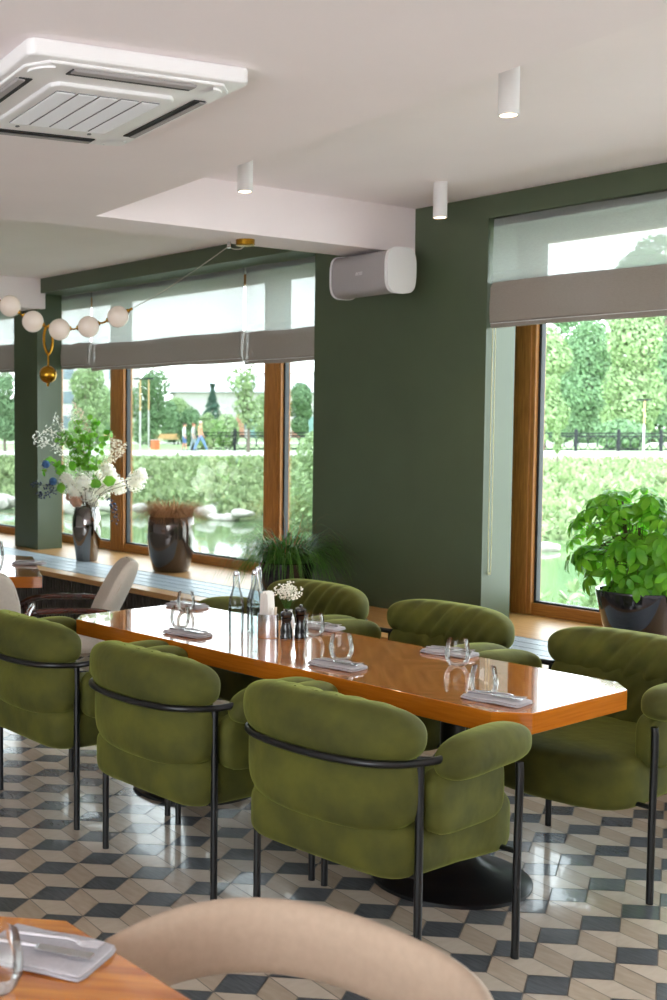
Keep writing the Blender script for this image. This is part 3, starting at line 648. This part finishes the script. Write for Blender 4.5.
for u, v, rad, mt_ in [(75, 487, .075, 'petal'), (89, 493, .085, 'petal'), (103, 487, .09, 'petal'), (84, 478, .08, 'petal'), (97, 474, .07, 'petal'), (112, 478, .08, 'petal'), (120, 484, .075, 'petal'), (137, 479, .085, 'petal'), (142, 472, .06, 'petal'), (68, 476, .06, 'petal'), (110, 467, .06, 'petal'), (78, 498, .055, 'peach'), (72, 494, .045, 'peach'), (95, 500, .05, 'petal')]:
    c = off(u, v, r.uniform(-.12, .12)); sprig_stem(c); m = MB()
    for q in range(240):
        d = rv(r); p = c + d * rad * r.uniform(.6, 1.12); e = (d + rv(r) * .4).normalized(); s1 = e.cross(rv(r)).normalized(); s2 = e.cross(s1)
        z = .012; m.add([p + s1 * z, p + s2 * z, p - s1 * z, p - s2 * z], [(0, 1, 2, 3)])
    m.sq(c, (rad * .6,) * 3, 2, 4); m.build('hydrangea_head' if mt_ == 'petal' else 'peach_rose', M[mt_], t, smooth=False)
def leafsprig(pts, L, name, mt_, w=.8, n=14, spread=.03):
    P_ = bez([off(*q) for q in pts], 6); m = MB(); sprig_stem(P_[0]); m.tube(P_, .0022, 4)
    for q in range(n * 2):
        p = P_[int(r.uniform(.1, 1) * (len(P_) - 1))] + rv(r) * spread * .3; leaf_quad(m, p, rv(r) + Vector((0, 0, .3)), rv(r), L, L * w, .3)
    m.build(name, M[mt_], t, smooth=False)
for a in [[(86, 480), (80, 455), (72, 438), (64, 430)], [(88, 478), (88, 450), (84, 430), (78, 420)], [(84, 476), (92, 450), (96, 425), (93, 412)], [(80, 472), (76, 450), (68, 440), (60, 432)], [(94, 475), (99, 455), (106, 440), (112, 428)], [(90, 470), (86, 455), (80, 445), (82, 436)], [(72, 480), (62, 468), (52, 460), (45, 468)]]:
    leafsprig(a, .055, 'eucalyptus_sprig', 'euca', .95, 15, .06)
for a in [[(84, 470), (72, 440), (62, 425), (56, 412)], [(80, 465), (66, 440), (50, 428), (36, 436)], [(86, 465), (84, 435), (76, 418), (68, 408)], [(80, 470), (62, 450), (48, 440), (38, 444)]]:
    leafsprig(a, .028, 'white_filler_sprig', 'petal', .5, 40, .12)
for a in [[(100, 475), (108, 458), (114, 444), (118, 436)], [(100, 475), (112, 460), (120, 450), (125, 441)], [(98, 470), (110, 456), (118, 446), (124, 448)], [(92, 430), (88, 420), (80, 410), (76, 402)]]:
    leafsprig(a, .03, 'pale_dried_sprig', 'pale', .5, 30, .09)
for (u, v), L in (((93, 484), .13), ((104, 478), .12), ((72, 466), .1), ((64, 490), .1)):
    m = MB(); leaf_quad(m, off(u, v, -.14), Vector((.2, -.1, .3)) + rv(r) * .4, Fv * -1 + rv(r) * .3, L, L * .8); m.build('broad_leaf', M['euca'], t, smooth=False)
for pts in ([(104, 480), (110, 494), (115, 505), (117, 520)], [(70, 482), (58, 484), (46, 482), (34, 480)], [(70, 482), (56, 488), (46, 492), (40, 490)]):
    P_ = bez([off(*q, -.1) for q in pts], 7); m = MB(); m.tube(P_, .002, 4)
    for q in range(34): m.sq(P_[int(r.uniform(.35, 1) * (len(P_) - 1))] + rv(r) * .028, (.0085,) * 3, 2, 3)
    m.build('berry_spray', M['berry'], t)
for u, v in ((48, 461), (55, 478)): MB().sq(off(u, v, -.1), (.034,) * 3, 2, 6).build('blue_thistle_head', M['thistle'], t)
st.build('stems', M['stem'], t)

def strands(mb, n, r, c, r0, Lm, spread, up, droop, wd, seg=6, ymax=9):
    for k in range(n):
        a = r.random() * 2 * PI; q = r.random() ** .5 * r0; p = Vector((c[0] + q * math.cos(a), c[1] + q * math.sin(a), c[2])); a2 = a + r.uniform(-.6, .6)
        d = Vector((math.cos(a2) * spread * r.uniform(.3, 1), math.sin(a2) * spread * r.uniform(.3, 1), up * r.uniform(.7, 1.2))); L = Lm * r.uniform(.6, 1.1); s = Vector((-math.sin(a2), math.cos(a2), 0)) * wd
        pts = []
        for i in range(seg + 1):
            p.y = min(p.y, ymax - .05 * r.random()); pts.append((p.copy(), s * (1 - i / (seg + .5)))); p = p + d.normalized() * L / seg; d = d + Vector((0, 0, -droop / seg)) + rv(r) * .06
        vs = []; fs = []
        for pp, ss in pts: vs += [pp - ss, pp + ss]
        for i in range(seg): fs.append((2*i, 2*i+1, 2*i+3, 2*i+2))
        mb.add(vs, fs)
def planter(name, loc, prof, mt_, label, cat='potted plant'):
    t = empty(name, loc, 0, label, cat); po = MB().lathe(prof, 40, cap=False).build('pot', M[mt_], t, shade_angle=60)
    top = max(z for _, z in prof); rr_ = max(q for q, z in prof if z > top * .8)
    MB().lathe([(0, top - .035), (rr_ - .02, top - .045)], 24, cap=False).build('soil', M['soil'], po); return t, top
t, top = planter('dried_grass_planter', (-7.80, 5.86, SILL), [(0, 0), (.13, 0), (.145, .01), (.175, .12), (.192, .26), (.19, .38), (.183, .44), (.172, .445), (.168, .40), (.16, .38)], 'pot', 'glazed brown pot of dry rust-coloured grass on the window bench')
m = MB(); strands(m, 1500, random.Random(2), (0, 0, top - .05), .14, .36, 1.0, 1.25, 2.4, .0022); m.build('dry_grass', M['dry'], t, smooth=False)
t, top = planter('fountain_grass_planter', (-5.95, 5.42, SILL), [(0, 0), (.13, 0), (.14, .01), (.17, .14), (.185, .28), (.175, .285), (.165, .25)], 'darkpot', 'dark pot of arching green grass on the bench behind the armchairs')
m = MB(); strands(m, 620, random.Random(5), (0, 0, top - .05), .11, .60, 1.05, 1.15, 2.6, .005, 8, .36); m.build('grass_blades', M['grass'], t, smooth=False)
m = MB(); strands(m, 40, random.Random(9), (0, 0, top - .05), .08, .62, .8, 1.2, 2.0, .003, 8, .36); m.build('dry_blades', M['dry'], t, smooth=False)
t, top = planter('umbrella_plant', (-3.72, 5.93, SILL), [(0, 0), (.14, 0), (.155, .01), (.19, .14), (.225, .30), (.222, .31), (.205, .31), (.20, .27)], 'darkpot', 'bushy green umbrella plant in a dark glazed pot before right window')
r = random.Random(21); m = MB(); sm = MB()
stems = []
for k in range(9):
    a = r.random() * 6.28; q = r.uniform(.1, .26); e = Vector((math.cos(a) * q, math.sin(a) * q * .75, top + r.uniform(.2, .48))); P_ = bez([(math.cos(a) * .05, math.sin(a) * .05, top - .06), (e.x * .5, e.y * .5, top + .1), tuple(e)], 5); sm.tube(P_, .006, 6); stems.append(P_)
for k in range(165):
    while True:
        q = Vector((r.uniform(-1, 1), r.uniform(-1, 1), r.uniform(-1, 1)))
        if .45 < q.length < 1: break
    c = Vector((q.x * .44, q.y * .30, top + .25 + q.z * .32))
    if c.z < top + .0 and abs(c.x) < .18: c.z += .1
    ax = (Vector((q.x, q.y, q.z * .6 + .7))).normalized(); P_ = min(stems, key=lambda s: (s[-1] - c).length); s0 = P_[int(len(P_) * r.uniform(.5, .99))]
    sm.tube(bez([s0, (s0 + c) / 2 + Vector((0, 0, .02)), c], 3), .0016, 4)
    s1 = ax.orthogonal().normalized(); s2 = ax.cross(s1); n = r.choice((6, 7, 8)); L0 = r.uniform(.075, .115); a0 = r.random() * 6
    for i in range(n):
        a = a0 + i * 2 * PI / n; d = (s1 * math.cos(a) + s2 * math.sin(a)) - ax * r.uniform(-.05, .5) + Vector((0, 0, -.25)); leaf_quad(m, c + d * .012, d, ax, L0 * r.uniform(.8, 1.1), L0 * .44, .5)
m.build('foliage', M['schef'], t, smooth=True, shade_angle=80); sm.build('stems', M['stem'], t)

# ------------------------------------------------------------ outdoors
F0 = Vector((-.8180, .5757, 0)); R0 = Vector((.5757, .8180, 0))
def W(px, tt, z): 
    s = (px - 133.5) / 1215.8 * tt; q = F0 * tt + R0 * s; return Vector((q.x, q.y, z))
M['bank'] = leafmat('wild_bank_grass', '#6c8553', '#9ba67c', .8, .15, .3); M['lawn'] = mat('park_lawn', '#8a9f70', .9, col2='#9fb088', nscale=.6, spec=0); M['path'] = mat('pale_park_path', '#b5b1aa', .9, spec=0)
M['water'] = mat('green_pond_water', '#5f7550',   .06, bump=.02, nscale=3, spec=.6); M['stone'] = mat('grey_shore_stone', '#a8a39a', .9, noise=.2, nscale=3); M['bwall'] = mat('white_render', '#bdbab6', .9, spec=0); M['roofm'] = mat('grey_roof_sheet', '#b8b8ba', .6)
M['gwin'] = mat('far_window', '#6d7c86', .2); M['graf1'] = mat('orange_mural', '#b08068', .8); M['graf2'] = mat('teal_mural', '#7fa09c', .8); M['iron'] = mat('dark_iron', '#14191b', .8); M['bin'] = mat('orange_bin', '#c06a3a', .7); M['bench'] = mat('bench_wood', '#c0a070', .7)
M['treeA'] = leafmat('light_hazed_leaf', '#7b9560', '#9cb082', .7, .2, .35); M['treeB'] = leafmat('mid_hazed_leaf', '#587a54', '#7c976c', .7, .2, .35); M['treeC'] = leafmat('spruce_needles', '#436452', '#5f806a', .8, .1, .3); M['bark'] = mat('tree_bark', '#6f6558', .9)  # leaf greens desaturated, outdoor veil glare put into the colour
WZ = -2.25
def shore(s): return max(36, min(56, 52 - .85 * s))
def ground(s, tt):
    ts = shore(s)
    if tt < 9: return -1.5
    if tt < ts: return WZ - .5 if tt > 11 else -1.6
    u = min(1, (tt - ts) / max(4, 62.5 - ts)); z = WZ + .05 + (1.95) * (u ** .8)
    if tt > 63.5: z = -.1
    return z + (.12 * math.sin(s * 1.7 + tt) * math.sin(tt * .9) if u < .95 else 0)
m = MB(); ss = [-60 + i * 2.0 for i in range(100)]; tts = [8.5, 10, 11, 12, 20, 30] + [34 + i * 1.0 for i in range(36)] + [72, 75, 80, 90, 120, 200, 400]
for a in tts:
    for s in ss:
        q = F0 * a + R0 * s * (a / 75 if a > 75 else 1); m.v.append((q.x, q.y, ground(s, a)))
nS = len(ss)
for i in range(len(tts) - 1):
    for j in range(nS - 1):
        m.f.append((i * nS + j, i * nS + j + 1, (i + 1) * nS + j + 1, (i + 1) * nS + j)); m.mi.append(0 if tts[i] < 63 else 1)
struct(m, 'floor_outdoors', [mat('bank_soil', '#7a8a5a', .9, col2='#a0a388', nscale=1.2, spec=0), M['lawn']], shade_angle=60)
m = MB(); m.add([F0 * 12 + R0 * 2 + Vector((0, 0, WZ)), F0 * 12 + R0 * 60 + Vector((0, 0, WZ)), F0 * 58 + R0 * 90 + Vector((0, 0, WZ)), F0 * 58 - R0 * 20 + Vector((0, 0, WZ))], [(0, 1, 2, 3)])
tag(m.build('pond_water', M['water'], None, smooth=False), 'green pond water below the grassy bank outside the windows', 'pond', kind='stuff')
def strip(t0, t1, z, name, label):
    m = MB(); m.obox(F0 * (t0 + t1) / 2 + R0 * 15 + Vector((0, 0, z)), R0 * 90, F0 * (t1 - t0) / 2, Vector((0, 0, .03))); tag(m.build(name, M['path'], None, smooth=False), label, 'path')
strip(63.8, 74, -.10, 'footpath', 'pale footpath along the top of the bank where three people walk')
strip(96, 103, -.05, 'footpath', 'farther pale footpath behind the lawn and in front of benches')
m = MB(); r = random.Random(4)
for k in range(26000):
    s = r.uniform(-8, 34); tt = r.uniform(shore(s) + .3, 62.8); q = F0 * tt + R0 * s; z = ground(s, tt); p = Vector((q.x, q.y, z))
    if math.sin(s * .9 + 1.3 * math.sin(tt * .7)) * math.sin(tt * .8 + s * .3) > .75: continue
    L = r.uniform(.18, .5) * (.6 if tt > 60 else 1) * (1.3 if r.random() < .1 else 1); d = Vector((r.uniform(-.8, .8), r.uniform(-.8, .8), r.uniform(.2, 1.0))).normalized(); sd = d.cross(rv(r)).normalized() * L * .3
    m.add([p - sd, p + sd, p + d * L + sd * .5, p + d * L - sd * .5], [(0, 1, 2, 3)])
tag(m.build('bank_vegetation', M['bank'], None, smooth=False), 'dense wild grass and weeds covering the pond bank', 'grass', kind='stuff')
m = MB()
for k in range(260):   # leafy weeds right below the right window
    s = r.uniform(3.6, 6.2); tt = r.uniform(9.5, 11); q = F0 * tt + R0 * s; p = Vector((q.x, q.y, r.uniform(-.1, .28) - .22 * abs(s - 4.5)))
    for i in range(5): leaf_quad(m, p, rv(r) + Vector((0, 0, .4)), rv(r), .12, .05, .3)
for k in range(60): 
    s = r.uniform(3.6, 6); q = F0 * r.uniform(9.6, 10.9) + R0 * s; m.tube([(q.x, q.y, -1.6), (q.x + .03, q.y, .1)], .006, 4)
tag(m.build('waterside_weeds', M['treeA'], None, smooth=False), 'pale leafy weeds growing just outside the right window', 'plants', kind='stuff')
def rock(px, tt, z, h, label, flat=False):
    c = W(px, tt, z); rr_ = random.Random(int(px * 7)); ph = [rr_.uniform(0, 6) for _ in range(4)]
    def fn(p): x, y, z_ = p; k = 1 + .18 * math.sin(x / h[0] * 3 + ph[0]) + .14 * math.sin(y / h[1] * 4 + ph[1]) * math.cos(z_ / h[2] * 2 + ph[2]); return (x * k, y * k, z_ * k)
    o = MB().sq((0, 0, 0), h, 2.6, 8, fn).build('shore_rock', M['stone'], None, shade_angle=30); o.location = c; o.rotation_euler.z = rr_.random() * .6 + .6
    tag(o, label, 'rock', 'rocks along the pond shore')
rock(243, 48, WZ + .3, (.45, .45, .16), 'flat stone slab at the far shore right of the dried grass pot')
rock(224, 48.6, WZ + .1, (.55, .5, .16), 'low pale boulder touching the water left of the stone slab')
rock(551, 37, WZ + .1, (.35, .3, .13), 'pale rock in the water seen through the right window')
for px, tt, sz in ((62, 55, .6), (70, 54, .5), (76, 53, .7), (104, 53, .5), (5, 56, .6), (-3, 55, .5), (138, 52, .35), (205, 50, .4)):
    rock(px, tt - 1.0, WZ + .3, (sz, sz * .8, sz * .55), 'grey shoreline boulder seen low through the left windows')

# fence: iron panels with posts and rings
fence = empty('park_fence', tuple(W(192, 74.2, -.1)), math.atan2(R0.y, R0.x), 'low dark iron park fence with ring pattern along the footpath', 'fence')
sp = 2.6; nP = 14
for k in range(nP + 1):
    m = MB(); m.box(k * sp - .09, k * sp + .09, -.06, .06, 0, 1.3); m.lathe([(.09, 1.3), (.09, 1.34), (.05, 1.38), (0, 1.4)], 8, c=(k * sp, 0, 0), cap=False); m.build('post', M['iron'], fence, smooth=False)
    if k < nP:
        m = MB()
        for z in (.12, .95, 1.12): m.box(k * sp + .06, (k + 1) * sp - .06, -.02, .02, z - .035, z + .035)
        for q in range(4):
            cx = k * sp + .45 + q * .58; m.tube([(cx + .3 * math.cos(a), 0, .53 + .38 * math.sin(a)) for a in [i * PI / 8 for i in range(17)]], .03, 4)
        for q in range(12): m.box(k * sp + .2 + q * .2, k * sp + .22 + q * .2, -.01, .01, .95, 1.12)
        m.build('panel', M['iron'], fence, smooth=False)

# trees
def crown(r, blobs, n, L, name, mt_, parent):
    m = MB()
    for c, rad in blobs:
        for k in range(int(n * rad[0] * rad[2] / max(.1, sum(b[1][0] * b[1][2] for b in blobs)))):
            d = rv(r); q = r.uniform(.55, 1.05) ** .5; p = Vector(c) + Vector((d.x * rad[0], d.y * rad[1], d.z * rad[2])) * q
            e = (d + rv(r) * .8).normalized(); s1 = e.orthogonal().normalized(); s2 = e.cross(s1); z = L * r.uniform(.6, 1.3)
            m.add([p + s1 * z, p + s2 * z * .6, p - s1 * z, p - s2 * z * .6], [(0, 1, 2, 3)])
    return m.build(name, mt_, parent, smooth=False)
def tree(px, tt, ytop, wpx, mt_, label, seed, low=.25, n=3800, thinf=1.0, name='park_tree', cat='tree', L=None):
    r = random.Random(seed); zt = 1.65 + (422 - ytop) / 1215.8 * tt; zg = -.1 if tt > 67 else ground((px - 133.5) / 1215.8 * tt, tt); H = zt - zg; w_ = wpx / 1215.8 * tt / 2
    t = empty(name, tuple(W(px, tt, zg)), r.random() * 6, label, cat)
    m = MB(); m.tube(bez([(0, 0, -.1), (r.uniform(-.1, .1), 0, H * .3), (r.uniform(-.2, .2), .1, H * .8)], 4), [.03 * H * (1 - i * .1) * .8 for i in range(9)], 7)
    for k in range(5):
        a = r.random() * 6.3; m.tube([(0, 0, H * r.uniform(.25, .5)), (math.cos(a) * w_ * .5, math.sin(a) * w_ * .5, H * r.uniform(.6, .8))], [.012 * H, .004 * H], 5)
    m.build('trunk', M['bark'], t)
    bl = []
    for k in range(9):
        f = r.uniform(low, .88); a = r.random() * 6.3; q = r.uniform(.1, .55) * w_ * math.sin(PI * min(1, max(.15, (f - low * .5)))); rd = w_ * r.uniform(.38, .6)
        bl.append(((math.cos(a) * q, math.sin(a) * q, H * f), (rd, rd, min(rd, H * .2) * 1.1)))
    bl.append(((0, 0, H * .9), (w_ * .4, w_ * .4, H * .1)))
    crown(r, bl, n * thinf, (L or .011 * H + .05), 'crown', mt_, t); return t
TR = [(85, 82, 368, 62, 'treeA', 'light green tree standing behind the bouquet, left of lamp posts'), (150, 86, 374, 52, 'treeB', 'bushy green tree behind the two slim lamp posts'), (5, 72, 372, 44, 'treeB', 'green tree in the leftmost window by the photo edge'),
      (124, 105, 385, 40, 'treeA', 'small pale tree behind the wooden mullion by the bouquet'), (543, 81, 326, 56, 'treeA', 'yellowish green tree at left side of the right window'), (588, 100, 318, 70, 'treeB', 'dark green tree in the middle of the right window, behind others'),
      (632, 82, 300, 96, 'treeA', 'large pale green tree filling the right window centre'), (690, 86, 310, 90, 'treeB', 'broad green tree at the right photo edge outside'), (650, 112, 236, 110, 'treeB', 'tallest tree, its top showing through the right blind'), (560, 108, 345, 50, 'treeB', 'dark shrubby tree low behind the iron fence on right'), (300, 90, 385, 34, 'treeB', 'green tree seen between the last mullion and the pier')]
for px, tt, yt, wp, lb in ((35, 118, 380, 60, 'hazy background tree between the green column and leftmost window'), (105, 125, 392, 50, 'hazy low background tree behind the lamp posts, left'), (175, 122, 398, 40, 'hazy low tree behind the far benches'), (268, 112, 396, 40, 'hazy background tree behind the slender one'),
                           (560, 125, 300, 70, 'tall hazy background tree at the left of right window'), (610, 146, 330, 80, 'hazy background tree between the bigger crowns'), (700, 120, 290, 90, 'hazy background tree beyond the right photo edge'), (585, 110, 392, 60, 'low hazy tree right behind the iron fence, right window')):
    TR.append((px, tt, yt, wp, 'treeB' if wp % 20 else 'treeA', lb))
for i, a in enumerate(TR): tree(a[0], a[1], a[2], a[3], M[a[4]], a[5], 30 + i, low=.08 if a[0] > 500 else .2, n=13000 if a[3] > 60 else 8000)
tree(248, 70, 364, 46, M['treeA'], 'slender multi-stemmed tree with sparse foliage behind the fence', 71, low=.35, n=900, L=.14)
tree(541, 62, 404, 12, M['treeA'], 'thin yellow-green sapling near the right window frame, taller one', 72, low=.3, n=500, name='sapling', L=.14)
tree(557, 60, 420, 11, M['treeA'], 'thin yellow-green sapling right of the taller one', 73, low=.3, n=450, name='sapling', L=.14)
for i, (px, tt, yt, wp, lb) in enumerate([(190, 88, 408, 26, 'round green bush directly behind the walkers'), (207, 80, 413, 20, 'round pale bush just right of the walkers'), (226, 86, 414, 26, 'round pale bush left of the slender tree'), (170, 100, 402, 20, 'dark bush by the far benches'), (620, 78, 418, 50, 'low hedge bush behind fence in the right window')]):
    r = random.Random(90 + i); zt = 1.65 + (422 - yt) / 1215.8 * tt; w_ = wp / 1215.8 * tt / 2; t = empty('round_bush', tuple(W(px, tt, -.1)), 0, lb, 'bush'); crown(r, [((0, 0, zt * .5), (w_, w_, zt * .55)), ((w_ * .4, 0, zt * .4), (w_ * .7, w_ * .7, zt * .4))], 1500, .16, 'foliage', M['treeA' if i in (1, 2) else 'treeB'], t)
    MB().tube([(0, 0, -.1), (0, 0, zt * .6)], .06, 6).build('stem', M['bark'], t)
t = empty('spruce', tuple(W(212, 92, -.1)), 0, 'small dark conical spruce behind the round bushes', 'tree'); r = random.Random(5); m = MB(); H = 4.6
for k in range(1800):
    f = r.random() ** .7; a = r.random() * 6.3; rad = 1.45 * (1 - f) * (1 - .3 * ((f * 7) % 1)); p = Vector((math.cos(a) * rad, math.sin(a) * rad, .6 + f * (H - .6))); d = Vector((math.cos(a), math.sin(a), -.3)); leaf_quad(m, p - d * .3, d, Uz, .4, .12)
m.build('foliage', M['treeC'], t, smooth=False); MB().tube([(0, 0, -.1), (0, 0, H)], [.1, .02], 6).build('trunk', M['bark'], t)
# big shrub near the far side of the left window
t = empty('waterside_shrub', tuple(W(322, 44, WZ)), 0, 'tall pale green shrub by the water beside the dark pier', 'bush'); r = random.Random(55)
crown(r, [((0, 0, 1.4), (1.3, 1.3, 1.3)), ((0, 0, 2.8), (.9, .9, .9)), ((-.5, 0, .6), (1.1, 1, .7))], 3600, .10, 'foliage', M['treeA'], t); MB().tube([(0, 0, -.2), (0, 0, 3)], [.08, .03], 6).build('stem', M['bark'], t)

# buildings
def building(px0, px1, tt, ytop, label, seed, roof=True, mural=False, dep=14, ybase=None):
    a = W(px0, tt, -.1); b = W(px1, tt, -.1); w_ = (b - a).length; H = (422 - ytop) / 1215.8 * tt + 1.75
    t = empty('apartment_building', tuple(a), math.atan2(R0.y, R0.x), label, 'building'); MB().box(0, w_, 0, dep, 0, H).build('wall', M['bwall'], t, smooth=False)
    if roof:
        m = MB(); m.add([(-.5, -.6, H), (w_ + .5, -.6, H), (w_ + .5, dep / 2, H + 2.2), (-.5, dep / 2, H + 2.2), (-.5, dep + .6, H), (w_ + .5, dep + .6, H)], [(0, 1, 2, 3), (3, 2, 5, 4), (0, 3, 4), (1, 5, 2)]); m.build('roof', M['roofm'], t, smooth=False)
    r = random.Random(seed); n = int(w_ / 3.2); fl_ = max(1, int(H / 3))
    for j in range(fl_):
        for i in range(n):
            x0 = 1 + i * (w_ - 2) / n; MB().box(x0, x0 + 1.3, -.06, .02, 1 + j * 3, 2.5 + j * 3).build('window', M['gwin'], t, smooth=False)
    if mural:
        for i in range(7): x0 = w_ * (.3 + .09 * i); MB().box(x0, x0 + w_ * .05, -.1, 0, .1, r.uniform(1.6, 2.8)).build('mural_panel', M['graf1' if i % 2 else 'graf2'], t, smooth=False)
building(176, 330, 135, 392, 'long low white building with murals and pale sloping roof beyond the trees', 1, True, True)
building(55, 140, 150, 362, 'tall white apartment block at left behind the light trees', 2, False)
building(255, 330, 165, 372, 'distant white block rising behind the long low building', 3, False)
building(540, 600, 170, 395, 'distant building glimpsed behind trees in the right window', 4, True)

for px, tt, yt, lb in ((140, 78, 378, 'slim park lamp post, left of the two'), (148.5, 84, 378, 'slim park lamp post, right of the two'), (643, 72, 398, 'thin pale lamp post before trees in the right window')):
    zt = 1.65 + (422 - yt) / 1215.8 * tt; t = empty('park_lamp', tuple(W(px, tt, -.1)), math.atan2(R0.y, R0.x), lb, 'lamp post'); MB().tube([(0, 0, 0), (0, 0, zt * .55)], .06, 8).build('lower_pole', M['bwall'], t); MB().tube([(0, 0, zt * .55), (0, 0, zt)], .05, 8).build('upper_pole', M['bench'], t); MB().box(-.45, .35, -.1, .1, zt, zt + .1).build('lamp_head', M['iron'], t, smooth=False)
for px, lb in ((165, 'long wooden park bench, left one behind the walkers'), (187, 'long wooden park bench, right one behind the walkers'), (112, 'long wooden park bench left of the window mullion')):
    t = empty('park_bench', tuple(W(px, 94.5, -.1)), math.atan2(R0.y, R0.x), lb, 'bench'); MB().box(-.9, .9, -.25, .25, .4, .47).build('seat', M['bench'], t, smooth=False); MB().box(-.9, .9, .22, .27, .5, .85).build('backrest', M['bench'], t, smooth=False)
    for q in (-.7, .7): MB().box(q - .04, q + .04, -.22, .25, 0, .4).build('leg', M['iron'], t, smooth=False)
t = empty('litter_bin', tuple(W(155, 73.8, -.05)), 0, 'small orange litter bin beside the footpath', 'bin'); MB().box(-.2, .2, -.2, .2, .05, .62).build('body', M['bin'], t, smooth=False, bevel=.02); MB().box(-.22, .22, -.22, .22, .62, .66).build('lid', M['bwall'], t, smooth=False)

# people, far away on the footpath
def person(px, tt, H, shirt, legs, hair, label, stride, lean=0, shorts=False, seed=0):
    j = [(0, 0, .53), (0, 0, .62), (.0, 0, .72), (0, .0, .82), (.01, 0, .865), (.02, 0, .93), (.02, 0, .985)]; rad = [.085, .075, .085, .095, .035, .062, .045]; E = [(0, 1), (1, 2), (2, 3), (3, 4), (4, 5), (5, 6)]
    def chain(root, pts, rs):
        prev = root
        for p, q in zip(pts, rs): j.append(p); rad.append(q); E.append((prev, len(j) - 1)); prev = len(j) - 1
    for s, k in ((-1, 1), (1, -1)):
        chain(0, [(0, s * .05, .50), (stride * .10 * k + .02, s * .055, .28), (stride * .20 * k, s * .055, .05), (stride * .20 * k + .08, s * .06, .02)], [.062, .042, .028, .022])
        chain(3, [(0, s * .115, .80), (-stride * .05 * k, s * .13, .63), (-stride * .08 * k + .05, s * .13, .49), (-stride * .08 * k + .07, s * .13, .44)], [.042, .03, .02, .022])
    me = bpy.data.meshes.new('body'); me.from_pydata([(x * H, y * H, z * H) for x, y, z in j], E, []); o = bpy.data.objects.new('tmpb', me); C.objects.link(o)
    md = o.modifiers.new('skin', 'SKIN')
    for i, q in enumerate(rad): me.skin_vertices[0].data[i].radius = (q * H, q * H)
    me.skin_vertices[0].data[0].use_root = True; s_ = o.modifiers.new('ss', 'SUBSURF'); s_.levels = 1
    bpy.context.view_layer.update(); m2 = bpy.data.meshes.new_from_object(o.evaluated_get(bpy.context.evaluated_depsgraph_get())); bpy.data.objects.remove(o)
    for c_ in (shirt, legs, '#c99a7c', '#5a4a40'): m2.materials.append(mat('person_cloth', c_, .8))
    for pl in m2.polygons:
        c = pl.center / H; pl.use_smooth = True
        pl.material_index = 2 if (c.z > .855 or (abs(c.y) > .11 and c.z < .62) or (shorts and .06 < c.z < .28)) else 0 if c.z > .52 else 3 if c.z < .045 else 1
    t = empty('person', tuple(W(px, tt, -.02)), math.atan2(R0.y, R0.x) + (PI if lean < 0 else 0), label, 'person'); b = bpy.data.objects.new('body', m2); C.objects.link(b); b.parent = t
    MB().sq((.005 * H, 0, .955 * H), (.058 * H, .052 * H, .045 * H), 2, 8).build('hair', mat('hair', hair, .8), t)
    MB().sq((.078 * H, 0, .925 * H), (.012 * H, .01 * H, .016 * H), 2, 4).build('nose', mat('nose_skin', '#c99a7c', .7), t)
person(184, 71.5, 1.62, '#c9d0c8', '#4f6f9a', '#4b3a30', 'person in pale top and blue shorts walking on the path, leftmost of three', .35, 1, True)
person(193, 71.0, 1.62, '#b8c4b8', '#8fa0a0', '#8a4a30', 'person in light green clothes with reddish hair walking in the middle', .6, 1)
person(200, 70.6, 1.75, '#d89a78', '#6f8fb8', '#cfc6bc', 'person in peach shirt and light blue jeans striding in front on the right', 1.1, 1)
